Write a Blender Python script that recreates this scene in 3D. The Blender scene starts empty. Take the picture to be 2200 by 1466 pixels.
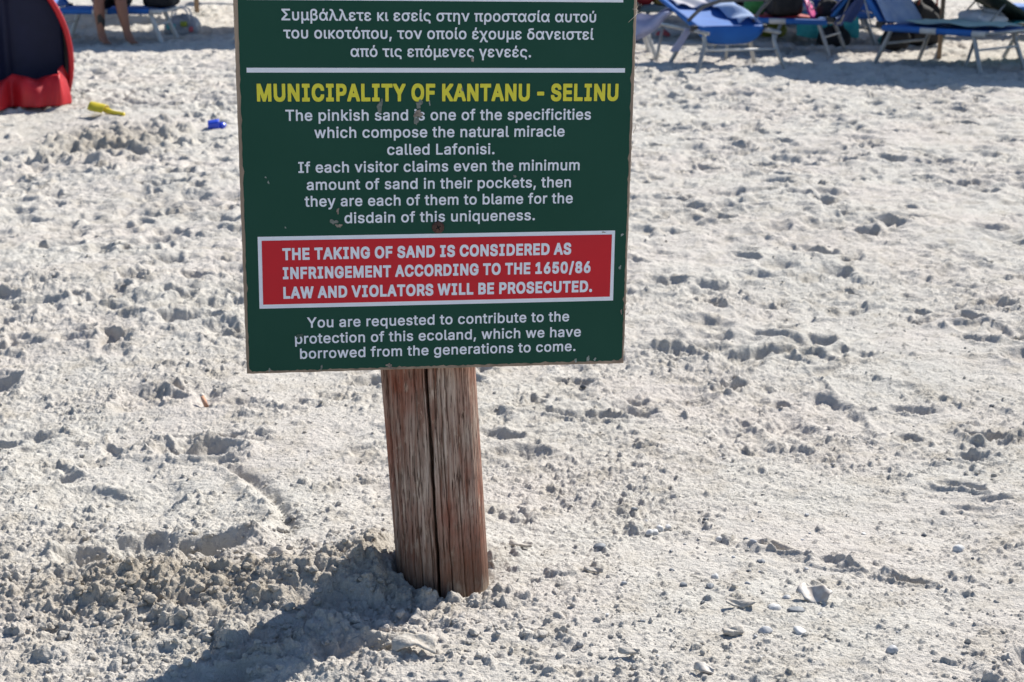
import bpy, bmesh, math, random
import numpy as np
from mathutils import Vector, Matrix
from mathutils.geometry import tessellate_polygon
R = math.radians
scene = bpy.context.scene
COL = scene.collection

# ------------------------------------------------------------------ camera
cam_d = bpy.data.cameras.new('camera')
cam = bpy.data.objects.new('camera', cam_d); COL.objects.link(cam)
cam.location = (0, 0, 1.4)
cam.rotation_euler = (R(90 - 15.626), 0, 0)
cam_d.sensor_width = 36.0; cam_d.lens = 54.0
cam_d.clip_start = 0.05; cam_d.clip_end = 3000
cam_d.dof.use_dof = True; cam_d.dof.focus_distance = 3.12; cam_d.dof.aperture_fstop = 8.0
scene.camera = cam
# ------------------------------------------------------------------ light
SUN_AZ, SUN_EL = 38.0, 41.5
S = Vector((math.sin(R(SUN_AZ)) * math.cos(R(SUN_EL)), math.cos(R(SUN_AZ)) * math.cos(R(SUN_EL)), math.sin(R(SUN_EL))))
world = bpy.data.worlds.new('World'); scene.world = world; world.use_nodes = True
wn = world.node_tree; bg = wn.nodes['Background']
sky = wn.nodes.new('ShaderNodeTexSky'); sky.sky_type = 'NISHITA'; sky.sun_disc = False
sky.sun_elevation = R(SUN_EL); sky.sun_rotation = R(SUN_AZ); sky.altitude = 0; sky.dust_density = 0.3; sky.ozone_density = 4.0
wn.links.new(sky.outputs[0], bg.inputs[0]); bg.inputs[1].default_value = 0.085
sun_d = bpy.data.lights.new('sun', 'SUN'); sun_d.energy = 5.0; sun_d.angle = R(0.53); sun_d.color = (1.0, 0.955, 0.875)
sun = bpy.data.objects.new('sun', sun_d); COL.objects.link(sun)
sun.rotation_euler = S.to_track_quat('Z', 'Y').to_euler(); sun.location = (6, 8, 10)
scene.view_settings.view_transform = 'Standard'; scene.view_settings.look = 'None'
scene.view_settings.exposure = 0.62; scene.view_settings.gamma = 1.0
scene.render.engine = 'CYCLES'
scene.cycles.max_bounces = 6; scene.cycles.diffuse_bounces = 4

# ------------------------------------------------------------------ helpers
def link(o, parent=None):
    COL.objects.link(o)
    if parent: o.parent = parent
    return o
def tag(o, label=None, cat=None, group=None, kind=None):
    if label: o['label'] = label
    if cat: o['category'] = cat
    if group: o['group'] = group
    if kind: o['kind'] = kind
    return o
def empty(name, loc=(0, 0, 0), rz=0.0, label=None, cat=None, group=None):
    o = bpy.data.objects.new(name, None); o.empty_display_size = 0.1
    o.location = loc; o.rotation_euler = (0, 0, rz); link(o)
    return tag(o, label, cat, group)
class MB:
    """collects vertices and faces, builds ONE mesh object"""
    def __init__(s): s.v = []; s.f = []
    def add(s, vs, fs):
        n = len(s.v); s.v += [tuple(p) for p in vs]; s.f += [tuple(i + n for i in f) for f in fs]; return s
    def box(s, c, d, M=None):
        x, y, z = d[0] / 2, d[1] / 2, d[2] / 2
        vs = [Vector((a * x, b * y, e * z)) for a in (-1, 1) for b in (-1, 1) for e in (-1, 1)]
        if M: vs = [M @ p for p in vs]
        vs = [p + Vector(c) for p in vs]
        return s.add(vs, [(0, 1, 3, 2), (4, 6, 7, 5), (0, 4, 5, 1), (2, 3, 7, 6), (0, 2, 6, 4), (1, 5, 7, 3)])
    def tube(s, pts, r, seg=8, cap=True):
        pts = [Vector(p) for p in pts]; n = len(pts)
        rr = r if isinstance(r, (list, tuple)) else [r] * n
        vs = []; up = None
        for i, p in enumerate(pts):
            t = (pts[min(i + 1, n - 1)] - pts[max(i - 1, 0)]).normalized()
            if up is None:
                up = Vector((0, 0, 1)) if abs(t.z) < 0.9 else Vector((1, 0, 0))
            a = t.cross(up)
            if a.length < 1e-5: a = t.orthogonal()
            a.normalize(); b = a.cross(t).normalized(); up = b
            for k in range(seg):
                th = 2 * math.pi * k / seg
                vs.append(p + (a * math.cos(th) + b * math.sin(th)) * rr[i])
        fs = []
        for i in range(n - 1):
            for k in range(seg):
                k2 = (k + 1) % seg
                fs.append((i * seg + k, i * seg + k2, (i + 1) * seg + k2, (i + 1) * seg + k))
        if cap:
            fs.append(tuple(range(seg - 1, -1, -1))); fs.append(tuple((n - 1) * seg + k for k in range(seg)))
        return s.add(vs, fs)
    def grid(s, fn, nu, nv):
        vs = [fn(i / (nu - 1), j / (nv - 1)) for i in range(nu) for j in range(nv)]
        fs = [(i * nv + j, (i + 1) * nv + j, (i + 1) * nv + j + 1, i * nv + j + 1) for i in range(nu - 1) for j in range(nv - 1)]
        return s.add(vs, fs)
    def ball(s, c, rad, nu=16, nv=10, fn=None):
        vs = []
        for i in range(nv + 1):
            ph = math.pi * i / nv
            for j in range(nu):
                th = 2 * math.pi * j / nu
                p = Vector((math.sin(ph) * math.cos(th), math.sin(ph) * math.sin(th), math.cos(ph)))
                k = fn(p) if fn else 1.0
                vs.append(Vector(c) + Vector((p.x * rad[0], p.y * rad[1], p.z * rad[2])) * k)
        fs = [(i * nu + j, (i + 1) * nu + j, (i + 1) * nu + (j + 1) % nu, i * nu + (j + 1) % nu) for i in range(nv) for j in range(nu)]
        return s.add(vs, fs)
    def mesh(s, name, mat=None, smooth=True):
        me = bpy.data.meshes.new(name); me.from_pydata(s.v, [], s.f); me.validate(); me.update()
        if smooth:
            for p in me.polygons: p.use_smooth = True
        if mat: me.materials.append(mat)
        return me
    def build(s, name, mat, parent=None, smooth=True, solid=0.0, sub=0, bevel=0.0):
        o = bpy.data.objects.new(name, s.mesh(name, mat, smooth)); link(o, parent)
        if solid:
            m = o.modifiers.new('solid', 'SOLIDIFY'); m.thickness = solid; m.offset = 0
        if bevel:
            m = o.modifiers.new('bevel', 'BEVEL'); m.width = bevel; m.segments = 2; m.limit_method = 'ANGLE'
        if sub:
            m = o.modifiers.new('sub', 'SUBSURF'); m.levels = sub; m.render_levels = sub
        return o
def smooth_path(pts, n=6):
    """Catmull-Rom through the points"""
    P = [Vector(p) for p in pts]; P = [P[0] * 2 - P[1]] + P + [P[-1] * 2 - P[-2]]
    out = []
    for i in range(1, len(P) - 2):
        for k in range(n):
            t = k / n
            out.append(0.5 * ((2 * P[i]) + (P[i + 1] - P[i - 1]) * t + (2 * P[i - 1] - 5 * P[i] + 4 * P[i + 1] - P[i + 2]) * t * t + (3 * P[i] - P[i - 1] - 3 * P[i + 1] + P[i + 2]) * t ** 3))
    out.append(P[-2]); return out
def srgb(r, g, b):
    return tuple(((c / 255) / 12.92 if c / 255 <= 0.04045 else ((c / 255 + 0.055) / 1.055) ** 2.4) for c in (r, g, b)) + (1,)

# ------------------------------------------------------------------ materials
def mat(name, col, rough=0.6, col2=None, scale=20.0, spec=0.5, metal=0.0, bump=0.0, bscale=None, trans=0.0, stretch=None, contrast=(0.35, 0.65), coat=0.0):
    m = bpy.data.materials.new(name); m.use_nodes = True
    nt = m.node_tree; b = nt.nodes['Principled BSDF']
    b.inputs['Base Color'].default_value = tuple(col[:3]) + (1,)
    b.inputs['Roughness'].default_value = rough; b.inputs['Metallic'].default_value = metal
    b.inputs['Specular IOR Level'].default_value = spec
    b.inputs['Coat Weight'].default_value = coat
    tc = nt.nodes.new('ShaderNodeTexCoord'); vec = tc.outputs['Object']
    if stretch:
        mp = nt.nodes.new('ShaderNodeMapping'); mp.inputs['Scale'].default_value = stretch
        nt.links.new(vec, mp.inputs[0]); vec = mp.outputs[0]
    n = nt.nodes.new('ShaderNodeTexNoise'); n.inputs['Scale'].default_value = scale; n.inputs['Detail'].default_value = 6
    nt.links.new(vec, n.inputs['Vector'])
    if col2 is None: col2 = tuple(c * 0.82 for c in col[:3])
    mr = nt.nodes.new('ShaderNodeMapRange'); mr.inputs[1].default_value = contrast[0]; mr.inputs[2].default_value = contrast[1]
    nt.links.new(n.outputs[0], mr.inputs[0])
    mx = nt.nodes.new('ShaderNodeMix'); mx.data_type = 'RGBA'
    mx.inputs[6].default_value = tuple(col[:3]) + (1,); mx.inputs[7].default_value = tuple(col2[:3]) + (1,)
    nt.links.new(mr.outputs[0], mx.inputs[0]); nt.links.new(mx.outputs[2], b.inputs['Base Color'])
    if bump:
        n2 = nt.nodes.new('ShaderNodeTexNoise'); n2.inputs['Scale'].default_value = bscale or scale * 3; n2.inputs['Detail'].default_value = 4
        nt.links.new(vec, n2.inputs['Vector'])
        bp = nt.nodes.new('ShaderNodeBump'); bp.inputs['Strength'].default_value = 1.0; bp.inputs['Distance'].default_value = bump
        nt.links.new(n2.outputs[0], bp.inputs['Height']); nt.links.new(bp.outputs[0], b.inputs['Normal'])
    if trans:
        tr = nt.nodes.new('ShaderNodeBsdfTranslucent'); nt.links.new(mx.outputs[2], tr.inputs[0])
        ms = nt.nodes.new('ShaderNodeMixShader'); ms.inputs[0].default_value = trans
        nt.links.new(b.outputs[0], ms.inputs[1]); nt.links.new(tr.outputs[0], ms.inputs[2])
        nt.links.new(ms.outputs[0], nt.nodes['Material Output'].inputs['Surface'])
    return m

SAND = (0.54, 0.515, 0.468)
def sand_material():
    m = bpy.data.materials.new('sand'); m.use_nodes = True
    nt = m.node_tree; b = nt.nodes['Principled BSDF']; L = nt.links.new
    b.inputs['Roughness'].default_value = 0.95; b.inputs['Specular IOR Level'].default_value = 0.15
    g = nt.nodes.new('ShaderNodeNewGeometry'); pos = g.outputs['Position']
    def noise(sc, det=4, rough=0.55):
        n = nt.nodes.new('ShaderNodeTexNoise'); n.inputs['Scale'].default_value = sc; n.inputs['Detail'].default_value = det
        n.inputs['Roughness'].default_value = rough; L(pos, n.inputs['Vector']); return n.outputs[0]
    def mix(fac, a, c, lo, hi):
        mr = nt.nodes.new('ShaderNodeMapRange'); mr.inputs[1].default_value = lo; mr.inputs[2].default_value = hi; L(fac, mr.inputs[0])
        mx = nt.nodes.new('ShaderNodeMix'); mx.data_type = 'RGBA'; L(mr.outputs[0], mx.inputs[0])
        for k, v in ((6, a), (7, c)):
            if isinstance(v, tuple): mx.inputs[k].default_value = v + (1,)
            else: L(v, mx.inputs[k])
        return mx.outputs[2]
    c = mix(noise(1.3, 3), SAND, (0.55, 0.505, 0.460), 0.4, 0.62)              # faintly pink drifts
    c = mix(noise(9, 5), c, (0.44, 0.40, 0.34), 0.50, 0.75)                  # damp coarse patches
    at = nt.nodes.new('ShaderNodeAttribute'); at.attribute_name = 'damp'
    ad = nt.nodes.new('ShaderNodeMath'); ad.operation = 'MULTIPLY_ADD'; L(noise(22, 5, 0.6), ad.inputs[0]); ad.inputs[1].default_value = 0.9
    L(at.outputs['Fac'], ad.inputs[2])
    c = mix(ad.outputs[0], c, (0.385, 0.338, 0.275), 0.55, 1.45)               # dug-up damp sand
    c = mix(noise(420, 2, 0.7), c, (0.62, 0.59, 0.54), 0.55, 0.75)              # pale grains
    c = mix(noise(330, 2, 0.7), c, (0.19, 0.17, 0.15), 0.66, 0.78)              # dark grains
    c = mix(noise(150, 2, 0.7), c, (0.25, 0.23, 0.21), 0.70, 0.76)
    L(c, b.inputs['Base Color'])
    def bump(h, dist, prev=None):
        bp = nt.nodes.new('ShaderNodeBump'); bp.inputs['Distance'].default_value = dist; bp.inputs['Strength'].default_value = 1.0
        L(h, bp.inputs['Height'])
        if prev: L(prev, bp.inputs['Normal'])
        return bp.outputs[0]
    nrm = bump(noise(70, 5, 0.6), 0.010)
    nrm = bump(noise(300, 3, 0.7), 0.0028, nrm)
    L(nrm, b.inputs['Normal'])
    return m
M = {}
M['sand'] = sand_material()

# ------------------------------------------------------------------ noise in numpy
rng = np.random.RandomState(7)
_perm = rng.permutation(4096).astype(np.int64)
_ang = (rng.rand(4096) * 2 * np.pi)
_gx = np.cos(_ang).astype(np.float32); _gy = np.sin(_ang).astype(np.float32)
_rnd = rng.rand(4096).astype(np.float32); _rnd2 = rng.rand(4096).astype(np.float32); _rnd3 = rng.rand(4096).astype(np.float32)
def _h(ix, iy, seed):
    return _perm[(_perm[(ix + seed * 131) & 4095] + iy) & 4095]
def perlin(x, y, freq, seed=0):
    x = x * freq; y = y * freq
    x0 = np.floor(x); y0 = np.floor(y)
    fx = (x - x0).astype(np.float32); fy = (y - y0).astype(np.float32)
    ix = x0.astype(np.int64); iy = y0.astype(np.int64)
    ux = fx * fx * fx * (fx * (fx * 6 - 15) + 10); uy = fy * fy * fy * (fy * (fy * 6 - 15) + 10)
    def g(dx, dy):
        h = _h(ix + dx, iy + dy, seed)
        return _gx[h] * (fx - dx) + _gy[h] * (fy - dy)
    a = g(0, 0); b = g(1, 0); a += ux * (b - a)
    c = g(0, 1); d = g(1, 1); c += ux * (d - c)
    return (a + uy * (c - a)) * 1.4
def fbm(x, y, freq, octv, seed=0, gain=0.5, ridged=False):
    s = np.zeros(x.shape, np.float32); a = 1.0
    for o in range(octv):
        n = perlin(x, y, freq, seed + o)
        s += a * ((1 - 2 * np.abs(n)) if ridged else n)
        a *= gain; freq *= 2.07
    return s
def lumps(x, y, cell, mask, seed, flat=0.75, rmin=0.18, rmax=0.55, rag=True):
    """half-buried round crumbs, one per cell where the mask allows it"""
    cx = np.floor(x / cell).astype(np.int64); cy = np.floor(y / cell).astype(np.int64)
    out = np.zeros(x.shape, np.float32)
    for dx in (-1, 0, 1):
        for dy in (-1, 0, 1):
            h = _h(cx + dx, cy + dy, seed)
            px = (cx + dx + 0.15 + 0.7 * _rnd[h]) * cell; py = (cy + dy + 0.15 + 0.7 * _rnd2[h]) * cell
            t = _rnd3[h]
            r = cell * (rmin + (rmax - rmin) * _rnd[(h * 7 + 13) & 4095] ** 1.5)
            el = 0.7 + 0.6 * _rnd2[(h * 3 + 5) & 4095]
            d2 = (((x - px) * el) ** 2 + ((y - py) / el) ** 2) / (r * r)
            z = np.sqrt(np.clip(1 - d2, 0, 1)) * r * flat * (t < mask)
            np.maximum(out, z, out=out)
    if rag: out *= np.clip(0.85 + 0.45 * perlin(x, y, 1.3 / cell, seed + 200) + 0.30 * perlin(x, y, 3.1 / cell, seed + 201), 0.3, 1.4)
    return out
def sstep(a, b, t):
    t = np.clip((t - a) / (b - a), 0, 1); return t * t * (3 - 2 * t)

# ------------------------------------------------------------------ the sand: one sheet, finest where the photograph is nearest
def rows():
    ys = [-60, -40, -25, -16, -10, -6, -4, -2.5, -1.5, -0.7, 0.0, 0.6, 1.1, 1.5, 1.8, 2.0, 2.1]
    y = 2.2
    while y < 42:
        ys.append(y); y += min(0.75 * y * y / 2217, 0.0018 * y)
    while y < 900:
        ys.append(y); y *= 1.06
    return np.array(ys)
YS = rows()
sc = np.linspace(-0.52, 0.52, 1320)
out = 0.52 + np.cumsum(0.0009 * 1.055 ** np.arange(1, 108))
SC = np.concatenate([-out[::-1], sc, out])
WY = np.where(YS >= 2.2, YS, 2.2 + (2.2 - YS) * 0.6)
Xg = (WY[:, None] * SC[None, :]).astype(np.float64); Yg = np.repeat(YS[:, None], len(SC), 1).astype(np.float64)
PX, PY = -0.150, 3.08                                              # foot of the post
KEEP = [(-2.84, 10.72), (-2.72, 10.62), (-1.965, 10.2), (-3.27, 11.3)]                 # where toys and tent stand
def build_sand():
    X, Y = Xg, Yg
    nr, nc = X.shape
    near = slice(0, int(np.searchsorted(YS, 7.0)))
    i22 = int(np.searchsorted(YS, 2.05)); nearf = slice(i22, int(np.searchsorted(YS, 6.0)))
    mid = slice(i22, int(np.searchsorted(YS, 18.0)))
    Z = 0.045 * perlin(X, Y, 0.55, 3) + 0.022 * perlin(X, Y, 1.3, 4)
    amp = sstep(0, 4, Y) * 0.4 + 0.6
    Z *= amp
    # domain warp
    wx = 0.030 * perlin(X, Y, 9, 11) + 0.012 * perlin(X, Y, 26, 12); wy = 0.030 * perlin(X, Y, 9, 13) + 0.012 * perlin(X, Y, 26, 14)
    # rough / smooth areas
    rough = 0.5 + 0.55 * fbm(X, Y, 0.9, 3, 21) + 0.10 * np.clip(-(X + 0.25), -1.2, 1.2)
    rough += 0.75 * np.exp(-(((X + 0.72) / 0.42) ** 2 + ((Y - 3.05) / 0.34) ** 2))
    rough += 0.35 * np.exp(-(((X + 0.25) / 0.28) ** 2 + ((Y - 2.92) / 0.22) ** 2))
    smooth_pad = np.exp(-(((X + 3.40) / 0.52) ** 2 + ((Y - 9.8) / 1.05) ** 2) ** 2)       # swept sand before the tent
    smooth_pad = np.maximum(smooth_pad, 0.9 * np.exp(-(((X - 0.75) / 0.42) ** 2 + ((Y - 3.15) / 0.55) ** 2) ** 2))
    rough -= 0.9 * smooth_pad
    rough = np.clip(rough, 0, 1.15).astype(np.float32)
    # trampled dents
    r = np.random.RandomState(5); D = np.zeros(X.shape)
    def stamp(x, y, la, lb, ang, dep, rim, sharp=0.45):
        rad = 2.0 * max(la, lb) + 0.06
        i0, i1 = np.searchsorted(YS, [y - rad, y + rad])
        if i1 - i0 < 1: return
        w = max(y, 2.2)
        j0, j1 = np.searchsorted(SC, [(x - rad) / w * (1 + 0.03 * np.sign(-(x - rad))) - 0.01, (x + rad) / w * (1 + 0.03 * np.sign(x + rad)) + 0.01])
        if j1 - j0 < 1: return
        sl = (slice(i0, i1), slice(j0, j1))
        dx = X[sl] + wx[sl] - x; dy = Y[sl] + wy[sl] - y
        a = dx * math.cos(ang) + dy * math.sin(ang); b = -dx * math.sin(ang) + dy * math.cos(ang)
        b = b * (1 + 0.35 * np.clip(a / la, -1, 1))
        q = np.sqrt((a / la) ** 2 + (b / lb) ** 2)
        D[sl] += (-dep * (1 - sstep(sharp, 1.12, q)) + rim * np.exp(-((q - 1.28) / 0.26) ** 2))
    n = 0; trod = fbm(X, Y, 0.85, 3, 97, 0.6)
    while n < 25000:
        y = 2.3 + 22 * r.rand() ** 0.52; x = (r.rand() - 0.5) * 1.5 * y
        if (x - PX) ** 2 + (y - PY) ** 2 < 0.13: n += 1; continue
        if any((x - ox) ** 2 + (y - oy) ** 2 < 0.10 for ox, oy in KEEP): n += 1; continue
        if -0.88 < x < -0.45 and 3.2 < y < 3.95: n += 1; continue
        if trod[min(np.searchsorted(YS, y), nr - 1), min(np.searchsorted(SC, x / y), nc - 1)] < -0.12 and r.rand() < 0.72: n += 1; continue
        k = 1.0
        if smooth_pad[min(np.searchsorted(YS, y), nr - 1), min(np.searchsorted(SC, x / y), nc - 1)] > 0.35: k = 0.28
        far = sstep(2.9, 5.0, y)
        big = r.rand()
        la = 0.045 + 0.085 * big ** 1.3; lb = la * (0.34 + 0.45 * r.rand())
        if r.rand() < 0.07 and y > 3.6: la = 0.12 + 0.06 * r.rand(); lb = la * 0.42
        dep = (0.006 + 0.019 * r.rand() ** 1.2) * (0.32 + 0.78 * far + 0.45 * sstep(6, 12, y)) * k
        stamp(x, y, la, lb, r.rand() * math.pi, dep, dep * (0.25 + 0.4 * r.rand()), 0.30 + 0.40 * r.rand())
        n += 1
    Z += (0.011 + 0.008 * sstep(7, 13, Y)) * (1 - 0.85 * np.clip(smooth_pad, 0, 1)) * sstep(3.6, 6.5, Y) * sstep(60, 20, Y) * (fbm(X + wx, Y + wy, 4.2, 2, 57, 0.6) + 0.5 * np.clip(fbm(X + wx, Y + wy, 6.0, 2, 59, 0.55, True), -0.5, 1.5))
    # dents one can point at in the picture: x, y, long, short, angle, depth, rim
    for s in NAMED: stamp(*s)
    Z += np.where(D > 0, 0.021 * np.tanh(D / 0.021), 0.055 * np.tanh(D / 0.055))
    # curved furrow left of the post
    fx = np.array([-0.77, -0.66, -0.585, -0.545, -0.53]); fy = np.array([3.80, 3.66, 3.52, 3.40, 3.28])
    tt = np.interp(Y[nearf], fy[::-1], fx[::-1])
    mk = sstep(3.25, 3.34, Y[nearf]) * (1 - sstep(3.72, 3.86, Y[nearf]))
    d = (X[nearf] + 0.5 * wx[nearf] - tt)
    Z[nearf] += mk * (-0.020 * np.exp(-((d - 0.012) / 0.022) ** 2) + 0.010 * np.exp(-((d + 0.035) / 0.022) ** 2))
    # hump of dug sand round the post and heap to the lower left
    dd = np.sqrt((X - PX) ** 2 + (Y - PY) ** 2)
    Z -= (Z * np.exp(-(dd / 0.25) ** 2))
    heap = np.exp(-((X + 0.74) / 0.36) ** 2 - ((Y - 2.98) / 0.15) ** 2) + 0.75 * np.exp(-((X + 0.38) / 0.17) ** 2 - ((Y - 2.96) / 0.11) ** 2) + 0.6 * np.exp(-((X + 0.42) / 0.24) ** 2 - ((Y - 2.72) / 0.10) ** 2)
    Z += 0.050 * np.exp(-((X - PX + 0.17) / 0.10) ** 2 - ((Y - PY - 0.04) / 0.10) ** 2)
    Z += 0.048 * np.exp(-((X + 0.44) / 0.14) ** 2 - ((Y - 3.00) / 0.075) ** 2)
    Z += 0.040 * np.exp(-((X + 0.78) / 0.26) ** 2 - ((Y - 3.00) / 0.11) ** 2) - 0.05 * np.exp(-((X + 0.80) / 0.15) ** 2 - ((Y - 3.21) / 0.05) ** 2)
    Z += 0.034 * np.exp(-((X + 0.62) / 0.10) ** 2 - ((Y - 3.27) / 0.05) ** 2)
    Z -= 0.015 * np.exp(-((X - PX + 0.16) / 0.10) ** 2 - ((Y - PY + 0.20) / 0.10) ** 2)
    # little ridge running down to the right
    rx = np.array([0.45, 0.62, 0.80, 0.98]); ry = np.array([3.35, 3.24, 3.12, 3.0])
    ty = np.interp(X[nearf], rx, ry)
    mk = sstep(0.40, 0.5, X[nearf]) * (1 - sstep(0.9, 1.02, X[nearf]))
    d = Y[nearf] + wy[nearf] - ty
    Z[nearf] += mk * 0.008 * np.exp(-((d - 0.01) / 0.03) ** 2) * (0.6 + 1.6 * perlin(X[nearf], Y[nearf], 13, 77)) + mk * np.exp(-(d / 0.05) ** 2) * lumps(X[nearf] + wx[nearf] * .3, Y[nearf] + wy[nearf] * .3, 0.03, 0.8 + 0 * d, 12, 0.8)
    # diagonal drag streaks on the right
    a = X * 0.80 - Y * 0.60; b = X * 0.60 + Y * 0.80
    st = perlin(a[nearf] * 0.35, b[nearf], 26, 71)
    Z[nearf] += 0.0034 * st * sstep(0.1, 0.6, X[nearf])
    # medium and fine relief
    Xm, Ym, Rm = X[mid] + wx[mid] * 0.5, Y[mid] + wy[mid] * 0.5, rough[mid]
    Z[mid] += (0.004 + 0.009 * Rm) * fbm(Xm, Ym, 7, 3, 31, 0.55) * 0.8
    rid = fbm(Xm, Ym, 16, 3, 41, 0.55, True)
    Z[mid] += 0.0042 * Rm * np.clip(rid, -0.6, 1.5)
    mp_ = slice(int(np.searchsorted(YS, 8.0)), int(np.searchsorted(YS, 11.2)))
    pm = np.exp(-(((X[mp_] + 2.5) / 0.40) ** 2 + ((Y[mp_] - 9.55) / 0.70) ** 2))
    Z[mp_] += lumps(X[mp_] + wx[mp_] * .5, Y[mp_] + wy[mp_] * .5, 0.13, pm, 14, 0.75) + lumps(X[mp_], Y[mp_], 0.06, pm, 15, 0.7)
    m4 = slice(int(np.searchsorted(YS, 4.0)), int(np.searchsorted(YS, 16.0)))
    Z[m4] += (0.0045 + 0.004 * rough[m4]) * fbm(X[m4], Y[m4], 22, 2, 55, 0.6) * sstep(4.0, 6.0, Y[m4])
    Xn, Yn, Rn = X[nearf], Y[nearf], rough[nearf]
    Z[nearf] += (0.0012 + 0.0030 * Rn) * fbm(Xn, Yn, 55, 3, 51, 0.6)
    patch = np.clip(0.55 + 0.9 * fbm(Xn, Yn, 3.5, 2, 61), 0, 1)
    patch = sstep(-0.05, 0.55, fbm(Xn + wx[nearf], Yn + 2 * wy[nearf], 2.4, 3, 61, 0.6))
    m1 = np.clip(0.06 + 0.85 * patch + 0.45 * np.clip(Rn - 0.5, 0, 1), 0.04, 1) * (1 - 0.8 * np.clip(smooth_pad[nearf], 0, 1) * (Xn > 0.2))
    Xw = Xn + 0.004 * perlin(Xn, Yn, 120, 81); Yw = Yn + 0.004 * perlin(Xn, Yn, 120, 82)
    Z[nearf] += lumps(Xw + wx[nearf] * .3, Yw + wy[nearf] * .3, 0.085, heap[nearf] * 0.95, 9, 0.62) + lumps(Xw, Yw, 0.042, heap[nearf] * 0.9, 10, 0.7)
    Z[nearf] += lumps(Xw, Yw, 0.055, m1 * 0.20, 1, 0.6)
    Z[nearf] += lumps(Xw, Yw, 0.028, m1 * 0.62, 2, 0.75)
    Z[nearf] += lumps(Xw, Yw, 0.014, np.clip(m1 + 0.12, 0, 1), 3, 0.85)
    n45 = slice(i22, int(np.searchsorted(YS, 4.6)))
    Z[n45] += lumps(X[n45], Y[n45], 0.0085, np.clip(0.20 + 0.9 * perlin(X[n45], Y[n45], 2.3, 63), 0.08, 0.65), 7, 0.9)
    i6 = int(np.searchsorted(YS, 6.0)); mid2 = slice(i6, int(np.searchsorted(YS, 14.0)))
    Z[mid2] += lumps(X[mid2] + wx[mid2] * .4, Y[mid2] + wy[mid2] * .4, 0.075, np.clip(rough[mid2] - 0.35, 0, 1) * 0.18, 4, 0.40)
    far = slice(int(np.searchsorted(YS, 14.0)), nr)
    Z[far] += 0.02 * perlin(X[far], Y[far], 3.0, 91)
    # close round the foot of the post
    global DAMP
    DAMP = np.zeros(X.shape, np.float32)
    DAMP += 0.75 * np.clip(heap, 0, 1) * (1 - 0.5 * sstep(-0.6, -0.3, X)) + 0.30 * np.clip(rough - 0.35, 0, 1) * (X < 0.1) * sstep(0, 1, 7 - Y)
    DAMP += 0.9 * np.exp(-(((X + 2.5) / 0.42) ** 2 + ((Y - 9.6) / 0.75) ** 2)) + 0.35 * np.clip(fbm(X, Y, 0.8, 3, 95), 0, 1)
    collar = np.exp(-((dd - 0.150) / 0.05) ** 2) * (0.80 - 0.40 * (X - PX) / np.maximum(dd, .05))
    Z[nearf] += collar[nearf] * (0.006 + 0.012 * (X[nearf] < PX - 0.06) + 0.010 * perlin(X[nearf], Y[nearf], 17, 88)) + lumps(Xw, Yw, 0.036, np.clip(collar[nearf], 0, 1) * 0.95, 16, 0.8)
    DAMP += 0.4 * np.clip(collar, 0, 1).astype(np.float32)
    k = np.exp(-(dd / 0.105) ** 8)
    Z = Z - 0.020 * k
    return Z
NAMED = [
    (-1.44, 3.98, 0.085, 0.05, 0.2, 0.022, 0.014), (-0.855, 3.90, 0.12, 0.055, -0.12, 0.026, 0.016),
    (-0.62, 4.30, 0.05, 0.03, 0.1, 0.015, 0.006), (-0.78, 4.30, 0.07, 0.035, -0.2, 0.016, 0.010),
    (-1.62, 4.55, 0.10, 0.14, 0.5, 0.030, 0.006), (-0.72, 3.20, 0.12, 0.055, 0.1, 0.050, 0.012), (-0.95, 3.18, 0.08, 0.05, 0.2, 0.050, 0.010), (-0.84, 3.26, 0.08, 0.04, 0.5, 0.030, 0.008),
    (0.20, 4.2, 0.12, 0.03, -0.25, 0.014, 0.010), (0.68, 5.3, 0.09, 0.12, 0.8, 0.026, 0.010), (0.90, 5.1, 0.10, 0.05, -0.3, 0.024, 0.012),
    (0.62, 5.9, 0.10, 0.05, 0.1, 0.024, 0.014), (0.55, 4.9, 0.11, 0.05, -0.3, 0.022, 0.012), (1.15, 3.66, 0.06, 0.022, -0.5, 0.008, 0.010),
    (1.33, 4.05, 0.055, 0.035, 0.0, 0.014, 0.012), (1.0, 2.64, 0.08, 0.05, 0.6, 0.022, 0.012), (0.60, 3.27, 0.06, 0.02, -0.5, 0.012, 0.008), (0.72, 3.17, 0.05, 0.018, -0.5, 0.010, 0.008), (0.86, 3.08, 0.05, 0.016, -0.5, 0.008, 0.007),
    (-2.55, 9.35, 0.26, 0.18, 0.2, 0.075, 0.05), (-2.35, 9.8, 0.20, 0.14, 0.9, 0.055, 0.045), (-2.75, 9.1, 0.14, 0.11, 0.4, 0.05, 0.035),
    (-2.4, 8.95, 0.14, 0.11, 1.4, 0.045, 0.035), (-2.35, 10.25, 0.16, 0.10, 0.1, 0.04, 0.02), (-2.6, 11.3, 0.2, 0.1, 0.1, 0.04, 0.03), (-2.72, 9.85, 0.15, 0.11, 0.7, 0.05, 0.04), (-2.2, 9.5, 0.14, 0.10, 0.3, 0.045, 0.035),
    (-0.55, 2.60, 0.10, 0.05, 0.4, 0.02, 0.012), (-0.30, 2.72, 0.09, 0.05, 0.2, 0.02, 0.014),
]
ZG = build_sand().astype(np.float64)
def gz(x, y):
    i = min(max(int(np.searchsorted(YS, y)), 1), len(YS) - 1); w = y if y >= 2.2 else 2.2 + (2.2 - y) * 0.6
    j = min(max(int(np.searchsorted(SC, x / w)), 1), len(SC) - 1)
    return float(ZG[i, j])
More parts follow.
